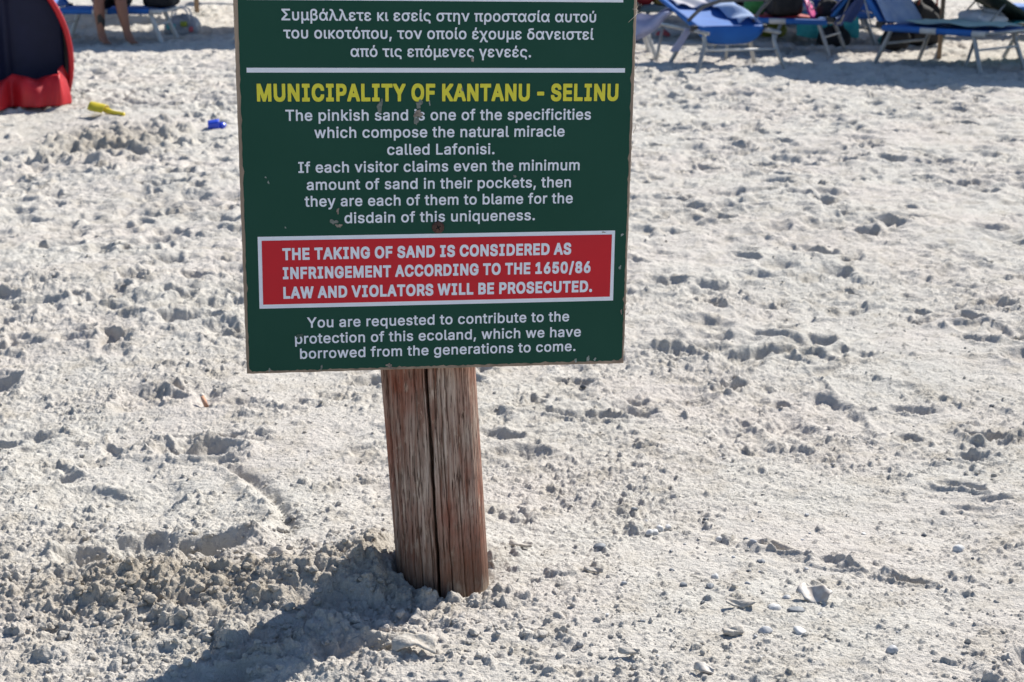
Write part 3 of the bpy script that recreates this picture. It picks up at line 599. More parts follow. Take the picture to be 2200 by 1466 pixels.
  'v': [389,[[[3,372,149,-8,153,-13,159,-14,229,-14,235,-13,240,-8,384,370,385,377,384,388,380,392,374,393,304,393,294,391,291,387,210,162,199,124,194,113,179,162,98,387,94,392,84,393,9,393,3,387]]]],
  'w': [567,[[[9,372,124,-8,129,-13,135,-14,200,-14,210,-12,213,-8,277,217,280,233,285,245,306,162,355,-9,359,-13,365,-14,430,-14,440,-12,443,-8,559,372,559,387,555,392,545,393,475,393,470,392,466,387,400,144,395,145,393,152,376,222,330,387,326,392,320,393,250,393,243,392,238,387,192,222,170,131,167,147,147,222,100,388,96,392,90,393,15,393,9,387]]]],
  'y': [389,[[[34,-148,39,-153,59,-157,94,-159,124,-156,149,-149,159,-143,179,-129,189,-118,217,-68,384,370,385,387,380,392,374,393,304,393,294,391,291,387,210,162,194,113,179,162,98,387,94,392,89,393,14,393,8,392,4,388,3,377,4,370,146,2,147,-3,131,-43,124,-56,112,-68,99,-75,59,-72,54,-72,49,-75,33,-133]]]],
  'Σ': [476,[[[29,-8,34,-13,40,-14,435,-14,440,-14,445,-11,447,-3,447,62,445,68,440,71,170,70,166,72,216,122,325,237,328,242,329,247,329,277,328,282,325,287,219,397,179,437,185,438,430,438,440,439,443,442,444,452,444,512,444,517,440,522,430,523,55,523,45,522,41,517,41,512,41,457,41,452,44,447,178,307,226,262,179,217,31,62,29,57,29,52]]]],
  'ά': [461,[[[29,114,37,89,43,74,55,54,71,33,86,18,105,4,126,-8,146,-15,171,-20,206,-22,236,-20,261,-14,291,2,307,14,321,29,341,63,346,66,363,-6,366,-12,371,-14,381,-14,436,-14,446,-12,449,-6,448,9,394,189,442,369,443,379,442,389,436,393,431,393,371,393,361,391,359,389,346,328,341,318,322,349,306,366,291,377,277,384,261,391,246,395,226,397,201,398,161,394,126,383,106,373,86,358,64,334,43,299,29,264,22,224,20,189,21,154],[118,134,112,159,110,179,110,199,113,219,116,234,125,259,133,274,145,289,157,299,171,308,186,313,206,316,226,313,241,308,248,304,266,289,279,274,286,264,302,229,315,189,302,149,281,109,266,90,251,77,236,68,226,64,206,60,186,62,166,70,146,86,131,104,123,119]],[[173,419,176,416,181,415,231,415,236,415,241,418,276,519,277,529,276,539,271,543,266,543,196,543,191,543,186,540,184,534,172,434]]]],
  'έ': [371,[[[25,70,30,55,39,40,53,23,68,11,83,2,103,-7,128,-14,143,-17,173,-21,203,-21,228,-19,248,-15,263,-11,288,0,303,10,318,24,333,44,343,65,351,95,351,105,348,111,283,125,268,124,264,120,252,90,239,75,231,70,218,65,208,62,193,61,173,63,158,66,138,75,121,90,118,95,114,105,116,115,120,125,129,135,143,145,158,151,178,155,238,155,243,158,245,165,245,225,243,231,238,234,168,235,153,239,143,243,128,254,121,265,120,275,127,290,138,301,153,310,173,316,193,317,203,316,218,312,233,303,248,288,255,275,258,265,263,260,278,259,338,273,343,278,344,285,344,295,339,310,333,325,324,340,308,360,296,370,283,378,268,386,253,391,223,397,173,398,133,393,103,384,78,370,58,354,49,345,43,335,35,315,30,295,29,270,37,230,57,200,68,190,55,180,44,170,34,155,29,145,22,105,22,90]],[[155,420,158,416,168,415,213,415,218,415,223,419,257,520,258,535,256,540,253,542,243,543,178,543,173,543,168,540,154,435]]]],
  'ί': [189,[[[45,40,54,20,65,6,75,-2,93,-10,110,-14,125,-16,165,-15,190,-10,195,-5,195,10,182,65,175,68,145,66,135,70,132,75,128,105,128,385,126,390,120,393,45,393,41,390,39,385,39,80,40,60]],[[49,420,55,415,65,415,110,415,115,416,118,420,152,520,153,535,150,541,140,543,70,543,65,542,62,540,60,535,48,435]]]],
  'α': [461,[[[29,114,37,89,43,74,55,54,71,33,86,18,105,4,126,-8,146,-15,171,-20,206,-22,236,-20,261,-14,291,2,307,14,321,29,341,63,346,66,363,-6,366,-12,371,-14,381,-14,436,-14,446,-12,449,-6,448,9,394,189,442,369,443,379,442,389,436,393,431,393,371,393,361,391,359,389,346,328,341,318,322,349,306,366,291,377,277,384,261,391,246,395,226,397,201,398,161,394,126,383,106,373,86,358,64,334,43,299,29,264,22,224,20,189,21,154],[118,134,112,159,110,179,110,199,113,219,116,234,125,259,133,274,145,289,157,299,171,308,186,313,206,316,226,313,241,308,248,304,266,289,279,274,286,264,302,229,315,189,302,149,281,109,266,90,251,77,236,68,226,64,206,60,186,62,166,70,146,86,131,104,123,119]]]],
  'β': [414,[[[39,-151,45,-157,55,-157,120,-157,125,-155,128,-151,128,-1,128,4,130,6,145,-4,160,-12,180,-17,195,-20,235,-21,260,-18,280,-13,310,0,330,13,343,24,356,39,367,54,381,84,389,119,390,149,388,174,386,189,379,209,365,234,352,249,330,266,315,274,317,279,331,289,345,304,352,314,360,329,365,349,368,369,368,394,364,419,360,434,352,454,334,479,325,489,310,501,275,519,245,527,205,530,165,527,135,519,115,511,105,505,90,494,80,485,70,474,59,459,48,434,41,404,39,379],[131,119,128,139,128,374,128,384,132,399,140,414,149,424,160,433,173,439,190,444,205,445,220,444,235,440,255,429,265,419,272,409,277,399,280,384,279,374,276,359,270,346,260,334,250,326,240,320,225,315,215,313,170,312,164,309,162,299,162,234,165,230,170,228,225,228,240,226,255,221,270,212,280,202,290,190,297,174,299,164,301,149,297,124,294,114,285,99,276,89,265,80,250,72,240,68,225,65,215,64,200,65,185,68,170,74,160,80,145,94,138,104]]]],
  'γ': [389,[[[150,-151,154,-156,164,-157,229,-157,235,-156,239,-151,239,-11,384,369,385,379,384,389,379,393,299,393,294,391,292,389,211,164,199,124,194,113,178,164,97,389,94,392,84,393,14,393,9,393,4,389,3,379,4,369,149,-7,150,-11]]]],
  'δ': [405,[[[30,94,37,74,48,54,62,34,76,20,96,6,116,-5,136,-13,161,-19,186,-22,221,-22,246,-19,271,-13,301,0,321,13,336,26,351,44,363,64,372,84,379,109,385,149,384,189,381,219,375,244,370,259,361,279,352,294,336,314,326,325,307,339,256,362,216,374,186,387,167,404,163,414,166,419,176,428,186,433,201,436,251,440,331,441,335,444,336,454,336,514,335,519,331,522,231,522,191,518,169,514,146,508,121,498,99,484,85,469,76,449,72,429,73,409,80,379,82,374,101,354,106,349,119,344,120,339,96,328,77,314,66,304,50,284,41,269,32,249,23,214,20,169,22,134,26,109],[118,119,111,149,110,169,112,194,118,219,127,239,136,251,146,262,156,270,171,278,191,283,206,284,221,282,236,278,251,269,266,256,275,244,286,224,293,194,295,164,292,134,286,114,278,99,265,84,256,77,243,69,221,62,201,60,176,64,156,72,141,84,128,99]]]],
  'ε': [371,[[[25,70,30,55,39,40,53,23,68,11,83,2,103,-7,128,-14,143,-17,173,-21,203,-21,228,-19,248,-15,263,-11,288,0,303,10,318,24,333,44,343,65,351,95,351,105,348,111,283,125,268,124,264,120,252,90,239,75,231,70,218,65,208,62,193,61,173,63,158,66,138,75,121,90,118,95,114,105,116,115,120,125,129,135,143,145,158,151,178,155,238,155,243,158,245,165,245,225,243,231,238,234,168,235,153,239,143,243,128,254,121,265,120,275,127,290,138,301,153,310,173,316,193,317,203,316,218,312,233,303,248,288,255,275,258,265,263,260,278,259,338,273,343,278,344,285,344,295,339,310,333,325,324,340,308,360,296,370,283,378,268,386,253,391,223,397,173,398,133,393,103,384,78,370,58,354,49,345,43,335,35,315,30,295,29,270,37,230,57,200,68,190,55,180,44,170,34,155,29,145,22,105,22,90]]]],
  'η': [410,[[[40,-9,45,-14,50,-14,120,-14,126,-11,128,-1,128,229,130,244,135,264,140,275,155,293,165,301,181,309,195,313,210,315,225,313,240,309,254,299,268,284,276,269,280,254,282,244,282,-151,285,-155,295,-157,360,-157,366,-156,370,-152,371,-146,371,239,370,269,364,304,355,329,349,339,339,354,320,372,305,382,290,388,270,394,240,398,210,397,180,392,160,385,150,380,130,365,127,369,125,389,120,393,50,393,45,393,40,389,39,379,39,-1]]]],
  'ι': [189,[[[45,40,54,20,65,6,75,-2,93,-10,110,-14,125,-16,165,-15,190,-10,195,-5,195,10,182,65,175,68,145,66,135,70,132,75,128,105,128,385,126,390,120,393,45,393,41,390,39,385,39,80,40,60]]]],
  'κ': [364,[[[39,-8,45,-14,55,-14,120,-14,125,-12,128,-8,128,147,130,153,265,-10,269,-13,275,-14,355,-14,365,-12,368,-8,368,-3,368,7,365,12,215,187,217,192,368,367,370,372,370,382,370,387,366,392,360,393,280,393,275,393,270,390,136,227,130,226,128,232,128,387,125,391,115,393,50,393,44,392,40,388,39,377]]]],
  'λ': [443,[[[4,-10,9,-14,19,-14,89,-14,94,-13,97,-10,178,215,194,267,199,257,212,215,266,70,283,35,299,14,309,4,324,-6,344,-15,364,-19,394,-21,424,-19,444,-14,448,-10,449,5,434,61,429,66,384,64,374,69,364,79,343,115,218,445,204,473,189,493,174,507,154,519,134,526,114,529,89,530,64,528,44,524,38,520,37,505,53,445,59,442,64,442,79,444,104,444,114,439,123,430,139,402,146,385,146,380,4,10,3,0]]]],
  'μ': [407,[[[39,-151,45,-157,55,-157,120,-157,125,-155,128,-151,128,-1,130,5,146,-6,165,-14,200,-19,210,-19,245,-14,260,-9,280,3,300,21,310,10,325,-1,350,-10,365,-13,390,-14,410,-14,416,-11,418,-6,418,4,418,59,416,64,410,67,390,67,380,70,375,74,371,84,371,384,370,389,365,393,290,393,285,391,283,389,282,379,282,149,280,129,278,119,270,98,263,89,253,79,235,68,220,64,205,62,180,67,170,72,155,82,140,99,135,109,130,128,128,149,128,379,127,389,125,391,120,393,110,393,50,393,45,393,40,389,39,379]]]],
  'ν': [406,[[[3,322,6,317,9,315,24,315,39,310,54,290,169,-12,179,-14,254,-13,258,-8,403,372,403,387,399,392,319,393,313,392,309,387,227,162,214,117,209,120,197,162,133,337,123,357,114,368,99,380,84,387,69,392,44,395,9,396,4,392,3,387]]]],
  'ο': [415,[[[33,99,49,64,63,44,76,29,86,19,106,4,126,-7,141,-12,176,-20,206,-22,226,-21,251,-18,276,-12,311,4,330,19,345,34,366,64,382,99,392,139,395,169,395,189,391,239,386,264,377,289,359,324,339,349,311,372,301,377,276,388,251,394,211,398,176,396,141,388,126,383,106,372,88,359,77,349,57,324,38,289,29,264,22,224,20,169,26,124],[117,139,112,164,110,184,111,204,115,229,119,244,126,261,136,277,151,293,165,304,174,309,191,314,211,316,231,313,246,306,257,299,271,287,285,269,296,244,303,214,305,179,302,154,295,129,286,109,276,95,266,84,246,70,236,65,221,61,201,60,186,63,176,66,170,69,156,78,140,94,126,114]]]],
  'π': [424,[[[63,-10,66,-13,76,-14,141,-14,146,-13,150,-10,151,0,151,310,156,313,261,313,266,310,266,70,272,40,275,30,288,10,296,3,311,-7,321,-10,341,-15,366,-16,396,-15,416,-11,421,-6,422,10,409,65,406,67,401,68,376,66,366,68,361,72,357,80,355,100,355,310,356,312,361,313,411,313,419,315,422,320,422,325,422,385,420,390,416,393,406,393,11,393,6,393,2,390,0,385,0,325,0,320,3,315,11,313,56,313,61,312,62,310,62,0]]]],
  'ρ': [424,[[[39,-151,45,-157,55,-157,120,-157,125,-155,128,-151,128,9,128,14,130,16,160,-7,175,-14,190,-19,205,-21,230,-22,245,-22,270,-18,295,-11,325,4,343,19,355,32,365,44,377,64,392,99,398,124,403,154,404,209,398,254,392,279,381,304,363,334,355,345,340,360,321,374,310,380,290,388,275,392,240,398,220,398,190,396,155,389,130,378,120,373,102,359,80,335,62,304,52,279,45,254,39,209],[136,129,132,144,128,169,127,189,128,209,132,234,136,249,143,264,152,279,165,293,175,301,185,307,200,313,215,316,235,315,255,309,269,299,281,289,290,277,295,269,302,254,311,224,314,199,312,164,307,139,304,129,295,109,285,94,265,75,250,67,240,64,225,61,215,61,200,64,180,73,160,89,145,109]]]],
  'ς': [394,[[[29,114,37,89,58,54,70,39,81,29,106,11,126,1,151,-8,176,-12,191,-14,241,-14,256,-18,266,-25,271,-31,275,-41,276,-101,276,-106,280,-111,351,-112,356,-112,361,-109,363,-101,362,-21,357,-1,351,14,336,34,321,47,306,55,286,62,261,66,206,67,191,68,171,74,166,77,156,83,144,94,135,104,126,117,117,139,111,169,110,189,112,214,117,239,125,259,136,277,151,293,166,305,181,311,191,314,206,316,236,311,256,301,277,279,291,251,296,248,311,248,372,264,376,269,376,284,371,299,364,314,355,329,343,344,331,357,316,368,266,391,211,398,191,398,161,394,126,383,106,372,86,357,71,342,56,323,38,289,29,264,22,224,20,189,21,154]]]],
  'σ': [433,[[[33,99,44,74,55,54,70,34,80,24,106,4,126,-7,151,-16,176,-20,191,-22,226,-21,251,-18,276,-12,286,-8,301,-1,321,11,337,24,351,40,366,62,372,74,381,94,386,109,392,134,394,149,395,179,394,204,392,224,387,244,377,269,369,284,358,299,349,309,351,312,356,313,421,313,426,313,431,316,433,324,433,384,432,389,426,393,421,393,191,393,161,389,141,383,116,373,96,361,71,339,56,319,39,289,33,274,26,249,21,209,20,169,26,124],[117,139,112,164,110,184,111,204,115,229,119,244,126,259,136,274,151,290,166,301,181,307,201,311,216,311,231,308,251,300,265,289,276,278,286,264,296,244,303,214,305,179,302,154,293,124,281,101,271,89,261,80,251,72,241,67,231,63,216,61,206,60,191,62,171,68,151,83,136,99,126,114]]]],
  'τ': [325,[[[-8,318,-5,313,3,311,113,311,118,308,118,78,120,63,125,43,136,23,143,14,155,3,173,-8,193,-14,208,-16,233,-18,268,-17,288,-12,293,-8,294,8,282,63,278,67,273,68,263,68,238,64,228,66,222,68,215,73,208,88,207,103,207,308,208,310,213,311,323,311,330,313,333,318,333,323,332,388,328,392,323,393,-2,393,-7,389,-8,383]]]],
  'υ': [410,[[[46,80,54,60,59,50,70,32,81,20,95,8,120,-6,150,-15,175,-20,205,-21,235,-20,255,-16,280,-10,290,-6,315,8,329,20,342,35,356,60,366,90,370,115,371,140,371,380,369,390,365,393,355,393,290,393,284,390,282,380,282,145,280,120,275,106,270,96,255,79,235,68,220,64,205,63,190,64,175,68,165,72,155,79,140,96,135,106,130,120,128,145,128,380,126,390,120,393,110,393,50,393,45,393,41,390,39,380,39,140,41,110]]]],
  'χ': [394,[[[10,-151,13,-155,18,-157,93,-157,99,-156,103,-151,193,23,198,24,253,-86,283,-131,288,-136,304,-146,318,-152,368,-157,388,-157,398,-156,402,-151,402,-86,400,-76,393,-73,358,-72,347,-66,341,-61,326,-36,247,119,382,369,383,384,382,389,378,392,303,393,293,391,198,215,193,221,140,324,111,369,103,376,92,384,83,388,73,391,23,396,-2,396,-7,391,-8,379,-7,317,-2,312,38,310,48,304,52,299,144,124,144,119,13,-131,10,-136]]]],
  'ό': [415,[[[33,99,49,64,63,44,76,29,86,19,106,4,126,-7,141,-12,176,-20,206,-22,226,-21,251,-18,276,-12,311,4,330,19,345,34,366,64,382,99,392,139,395,169,395,189,391,239,386,264,377,289,359,324,339,349,311,372,301,377,276,388,251,394,211,398,176,396,141,388,126,383,106,372,88,359,77,349,57,324,38,289,29,264,22,224,20,169,26,124],[117,139,112,164,110,184,111,204,115,229,119,244,126,261,136,277,151,293,165,304,174,309,191,314,211,316,231,313,246,306,257,299,271,287,285,269,296,244,303,214,305,179,302,154,295,129,286,109,276,95,266,84,246,70,236,65,221,61,201,60,186,63,176,66,170,69,156,78,140,94,126,114]],[[173,419,176,416,181,415,231,415,236,415,241,418,276,519,277,529,276,539,271,543,266,543,196,543,191,543,186,540,184,534,172,434]]]],
  'ύ': [410,[[[46,80,54,60,59,50,70,32,81,20,95,8,120,-6,150,-15,175,-20,205,-21,235,-20,255,-16,280,-10,290,-6,315,8,329,20,342,35,356,60,366,90,370,115,371,140,371,380,369,390,365,393,355,393,290,393,284,390,282,380,282,145,280,120,275,106,270,96,255,79,235,68,220,64,205,63,190,64,175,68,165,72,155,79,140,96,135,106,130,120,128,145,128,380,126,390,120,393,110,393,50,393,45,393,41,390,39,380,39,140,41,110]],[[171,420,175,416,185,415,230,415,235,416,239,420,273,520,274,535,272,540,270,542,265,543,195,543,190,543,184,540,182,535,170,435]]]],
 },
 'heavy': {
  ' ': [165,[]],
  '-': [355,[[[32,163,36,158,41,154,56,152,296,152,311,153,316,155,321,160,325,173,325,253,323,268,320,273,316,277,311,279,301,280,61,280,41,278,35,273,32,268,30,258,30,178]]]],
  '.': [188,[[[17,6,23,-9,31,-19,45,-31,60,-37,80,-40,115,-40,130,-37,145,-31,155,-24,164,-14,170,-4,175,11,177,31,177,61,174,76,168,91,161,101,150,110,140,116,125,121,105,123,75,122,60,120,45,113,35,105,26,96,20,86,17,76,14,61,14,36,14,21]]]],
  '/': [313,[[[12,-101,16,-106,21,-110,31,-112,46,-112,121,-111,131,-108,137,-101,140,-81,296,499,302,514,303,539,302,554,300,559,296,564,291,567,276,569,196,569,186,567,181,564,177,559,173,539,16,-44,11,-56,10,-86]]]],
  '0': [453,[[[30,103,33,98,35,88,38,83,41,73,54,48,63,33,83,9,101,-7,124,-22,138,-29,163,-37,198,-42,223,-43,258,-42,288,-38,318,-28,338,-17,363,2,382,23,398,46,405,58,408,68,412,73,423,104,431,138,438,178,441,223,441,263,439,308,432,368,423,403,413,433,398,463,383,485,372,498,353,514,328,531,303,542,288,546,253,551,198,551,178,549,153,543,123,530,112,523,92,508,73,488,63,475,48,449,35,418,21,368,15,328,12,263,14,198,18,158,25,123],[158,163,153,183,148,208,145,253,149,303,156,338,159,348,170,373,175,383,187,398,198,409,208,416,218,420,228,423,238,419,253,411,273,391,286,368,297,338,304,303,308,253,306,218,302,193,298,173,287,143,273,118,252,98,238,90,228,87,218,89,203,97,185,113,171,133]]]],
  '1': [447,[[[32,-25,36,-30,41,-34,51,-36,66,-36,391,-36,406,-34,411,-30,415,-25,417,-10,417,65,416,75,411,85,406,89,396,91,306,91,302,95,302,520,299,535,296,539,291,543,281,545,271,545,181,545,166,544,159,540,46,457,42,450,40,435,40,345,42,335,44,330,50,325,56,323,66,322,91,322,101,324,161,368,166,370,166,95,161,91,51,91,41,89,36,85,31,75,30,65,30,-10]]]],
  '5': [453,[[[30,78,37,58,50,33,65,14,76,3,95,-11,124,-27,145,-34,170,-40,200,-43,245,-43,275,-39,300,-33,325,-23,345,-12,365,3,388,28,407,58,417,83,423,108,427,138,427,183,423,218,414,253,405,273,396,288,380,310,356,333,335,347,310,358,285,365,255,369,210,370,180,366,178,368,183,413,185,415,375,416,385,417,395,421,400,428,401,433,402,453,402,523,400,533,395,540,385,544,375,545,90,545,75,544,70,542,65,538,61,528,60,513,31,268,31,238,35,225,40,220,50,217,65,217,115,210,145,210,155,213,175,227,195,236,220,240,225,239,240,234,250,228,270,210,279,198,284,188,291,163,285,138,280,128,269,113,250,97,235,90,220,87,210,89,195,95,184,103,175,111,163,128,155,156,148,163,140,165,130,166,50,166,35,164,28,158,26,153,24,143,25,103]]]],
  '6': [453,[[[37,83,46,58,57,38,72,18,87,3,114,-17,134,-27,159,-36,184,-41,214,-43,254,-42,279,-39,304,-33,329,-23,354,-7,374,10,394,35,407,58,415,78,421,103,425,133,425,168,423,198,419,223,409,253,402,268,384,294,370,308,354,321,342,328,324,337,299,344,269,349,265,353,355,483,358,498,357,528,354,537,349,542,344,544,334,545,244,545,234,544,224,541,221,538,105,368,77,323,75,318,71,313,57,288,42,253,35,228,29,198,28,153,30,118],[165,143,161,158,163,168,169,183,178,198,189,210,199,218,209,224,224,228,234,227,244,223,259,214,269,205,274,198,284,181,290,158,286,138,279,123,272,113,262,103,249,94,229,86,224,85,214,89,204,94,191,103,177,118,169,133]]]],
  '8': [453,[[[23,73,31,53,42,34,57,15,72,1,100,-17,122,-27,147,-35,172,-40,202,-43,252,-43,282,-40,307,-35,332,-27,362,-12,382,3,402,23,416,43,426,63,432,83,437,113,437,158,434,178,429,198,424,213,412,236,397,256,385,268,386,273,402,298,413,328,418,358,417,403,416,418,412,438,399,468,382,493,360,513,342,526,322,536,302,543,287,547,247,552,217,552,187,550,152,544,132,537,112,527,92,514,82,505,72,496,58,478,47,458,38,428,35,403,34,358,36,343,42,318,50,298,66,273,67,268,49,248,35,228,28,213,20,188,16,158,16,123,18,98],[152,138,155,148,162,161,172,173,182,182,202,193,227,198,252,192,262,187,275,178,285,168,292,158,297,148,299,138,296,128,290,118,275,103,257,92,243,88,227,85,212,87,197,92,177,103,162,118],[171,373,171,378,175,388,182,400,190,408,208,418,227,423,244,418,262,408,275,393,281,378,281,373,275,358,262,343,247,333,227,327,207,332,192,341,180,353,174,363]]]],
  'A': [480,[[[-18,-25,-14,-30,-9,-34,1,-36,96,-36,111,-33,115,-30,119,-25,122,-10,161,102,164,105,166,106,311,106,317,105,358,-10,361,-25,366,-31,371,-34,381,-36,476,-36,486,-34,491,-32,496,-26,498,-20,499,-10,499,15,497,25,491,35,313,520,309,535,306,539,301,543,286,545,186,545,176,543,171,539,168,535,164,520,-12,35,-18,25,-20,15,-20,0,-20,-15],[211,235,210,240,220,270,226,280,227,290,236,319,241,321,251,290,252,280,258,270,269,240,266,235]]]],
  'B': [456,[[[26,-25,30,-30,35,-34,50,-36,270,-36,320,-31,335,-28,360,-20,390,-4,414,15,433,40,445,67,452,100,454,140,452,175,449,195,440,220,425,245,403,270,421,295,427,310,430,325,434,355,434,385,432,410,426,440,413,470,403,485,390,499,365,519,345,529,320,537,295,542,265,545,50,545,35,543,30,539,27,535,24,525,24,510,24,-5],[162,95,161,190,165,195,245,195,269,190,285,182,300,169,310,156,317,140,317,135,312,125,300,111,285,101,270,96,240,93,165,93],[161,325,161,410,162,415,165,416,235,416,255,413,270,408,280,401,290,390,296,380,298,370,295,360,288,350,275,337,255,326,240,322,230,321,165,321]]]],
  'C': [510,[[[18,138,30,104,34,98,37,88,41,83,45,73,50,68,55,58,74,33,95,13,110,1,135,-14,165,-28,200,-38,235,-42,285,-43,315,-41,345,-35,375,-25,400,-14,425,2,445,18,465,40,480,63,493,88,503,118,509,143,509,173,507,183,505,188,499,193,485,196,400,196,385,194,380,192,375,186,372,173,360,146,350,132,335,117,315,104,290,94,265,90,250,92,225,101,210,109,190,126,171,148,160,167,148,198,140,233,139,263,142,288,151,323,160,343,172,363,190,383,200,392,215,403,240,414,260,419,265,419,285,417,300,412,320,402,339,388,350,377,362,358,369,343,375,322,380,316,385,314,400,312,480,312,490,312,500,315,505,320,508,328,509,348,508,368,501,398,494,418,485,438,470,462,457,478,440,495,424,508,400,523,380,532,355,541,315,549,290,552,255,552,235,551,200,547,180,542,150,531,145,527,135,524,110,508,95,496,75,476,53,448,50,441,44,433,29,403,17,368,9,333,6,308,4,248,6,198,13,158]]]],
  'D': [502,[[[26,-25,30,-30,35,-34,55,-36,250,-35,275,-33,310,-28,345,-17,362,-10,370,-4,375,-3,390,6,405,16,420,29,439,50,450,65,465,91,474,110,480,125,489,160,496,200,497,225,498,265,496,310,489,350,485,368,474,400,459,430,450,446,430,471,420,481,395,501,365,519,335,531,315,536,275,543,230,545,50,545,35,543,30,539,27,535,24,525,24,510,24,-5],[162,95,161,410,162,415,165,416,225,416,260,410,290,398,305,387,328,365,339,350,344,340,355,310,360,285,363,265,362,235,355,200,344,170,332,150,324,140,305,123,285,110,265,102,235,95,215,93,165,93]]]],
  'E': [418,[[[26,-25,30,-30,35,-34,50,-36,385,-36,395,-35,405,-30,409,-25,411,-15,411,70,409,80,407,85,401,90,395,92,385,93,165,93,162,95,161,100,161,185,161,190,165,193,370,193,380,195,385,199,389,205,391,220,391,300,389,310,385,316,379,320,365,322,165,322,161,325,161,330,161,410,162,415,165,416,380,416,390,417,400,420,405,425,407,430,408,455,408,525,405,535,400,541,390,544,380,545,50,545,35,543,30,539,27,535,24,525,24,510,24,-5]]]],
  'F': [410,[[[26,-25,30,-30,35,-34,50,-36,140,-36,150,-34,155,-30,160,-20,161,-10,161,180,165,185,360,185,370,187,375,190,379,195,382,210,382,290,380,302,375,309,365,313,355,314,165,314,162,315,161,320,161,410,162,415,165,416,375,416,385,416,395,419,400,423,404,430,405,455,405,525,402,535,395,542,385,545,375,545,50,545,35,543,30,539,27,535,24,525,24,510,24,-5]]]],
  'G': [520,[[[18,138,21,133,22,123,28,108,37,88,41,83,45,73,61,48,74,33,95,12,121,-7,130,-11,135,-15,145,-18,150,-22,165,-28,200,-38,220,-41,260,-43,300,-42,330,-39,360,-32,390,-21,415,-7,440,11,457,28,466,38,483,63,491,78,501,103,510,138,513,173,514,268,513,278,510,284,505,289,500,291,485,292,275,292,265,291,255,288,250,283,248,278,247,263,247,183,250,173,254,168,260,165,270,163,365,163,367,158,352,133,330,111,315,102,300,96,270,89,260,90,240,95,215,106,200,117,190,126,171,148,155,178,145,208,140,243,140,273,144,298,155,333,165,353,180,373,200,392,215,403,240,414,260,419,285,416,295,413,310,407,325,397,357,363,372,333,375,323,379,318,385,315,400,313,480,313,490,313,500,316,507,323,510,333,510,363,507,378,502,398,495,418,482,443,472,458,460,474,441,493,425,506,400,522,365,538,345,544,320,549,290,552,255,552,235,551,200,547,180,542,150,531,135,524,109,508,81,483,63,463,52,448,43,433,29,403,17,368,9,333,6,308,4,248,6,198,13,158]]]],
  'H': [517,[[[26,-25,30,-30,35,-34,45,-36,60,-36,140,-36,150,-34,155,-30,159,-25,161,-10,161,190,162,195,165,196,355,196,356,195,356,-10,357,-20,360,-28,365,-33,370,-35,385,-36,470,-36,480,-34,487,-30,492,-20,493,-5,493,515,492,530,490,535,486,540,480,543,470,545,380,545,370,544,365,542,360,537,357,530,356,520,356,330,355,325,165,325,161,330,161,515,161,525,158,535,155,539,150,543,135,545,45,545,35,543,30,539,25,530,24,515,24,-5]]]],
  'I': [370,[[[32,-25,36,-30,41,-34,51,-36,66,-36,316,-36,326,-35,331,-33,338,-25,340,-10,340,65,339,75,336,85,331,90,321,93,256,93,254,95,255,415,256,416,321,416,331,419,337,425,340,440,340,520,337,535,331,542,321,545,311,545,56,545,41,543,36,539,33,535,30,520,30,445,30,435,33,425,41,418,51,416,116,416,117,415,117,95,111,93,51,93,41,91,34,85,31,77,30,65,30,-10]]]],
  'K': [467,[[[26,-25,30,-30,35,-34,50,-36,140,-36,150,-34,155,-30,160,-20,161,-10,161,140,163,145,190,174,195,177,340,-28,345,-33,350,-35,360,-36,460,-36,470,-35,480,-29,483,-25,485,-15,485,15,483,25,300,280,298,285,479,480,483,490,484,520,483,530,481,535,477,540,470,544,455,545,350,545,340,543,335,540,165,356,162,360,161,365,161,520,160,530,155,539,145,544,125,545,45,545,35,543,30,539,25,530,24,515,24,-5]]]],
  'L': [393,[[[26,-25,30,-30,35,-34,50,-36,370,-36,381,-35,390,-31,395,-25,396,-20,397,70,395,81,393,85,387,90,380,92,370,93,165,93,162,95,161,520,158,535,154,540,145,544,45,545,35,543,31,540,25,530,24,515,24,-5]]]],
  'M': [628,[[[26,-25,30,-30,35,-34,55,-36,140,-35,150,-32,155,-26,157,-20,158,-10,158,205,160,212,249,-10,252,-25,256,-30,260,-33,275,-36,355,-36,365,-34,372,-30,376,-25,379,-10,465,209,468,200,468,-10,470,-25,475,-31,480,-34,490,-36,580,-36,590,-35,598,-30,603,-20,604,-5,604,515,603,530,601,535,597,540,590,544,580,545,470,545,455,544,450,542,445,538,441,530,439,520,325,224,318,210,315,196,312,210,305,221,189,520,185,535,181,540,175,543,165,545,55,545,40,544,30,539,25,530,24,515,24,-5]]]],
  'N': [523,[[[26,-25,30,-30,35,-34,45,-36,60,-36,140,-36,150,-34,155,-30,159,-25,161,-5,161,260,162,270,165,272,170,262,176,255,357,-30,367,-35,390,-36,475,-36,485,-35,493,-30,498,-20,499,-5,499,515,498,530,496,535,492,540,485,544,475,545,385,545,375,543,370,540,366,535,363,525,363,515,363,240,360,233,165,540,160,543,150,545,55,545,40,544,30,539,25,530,24,515,24,-5]]]],
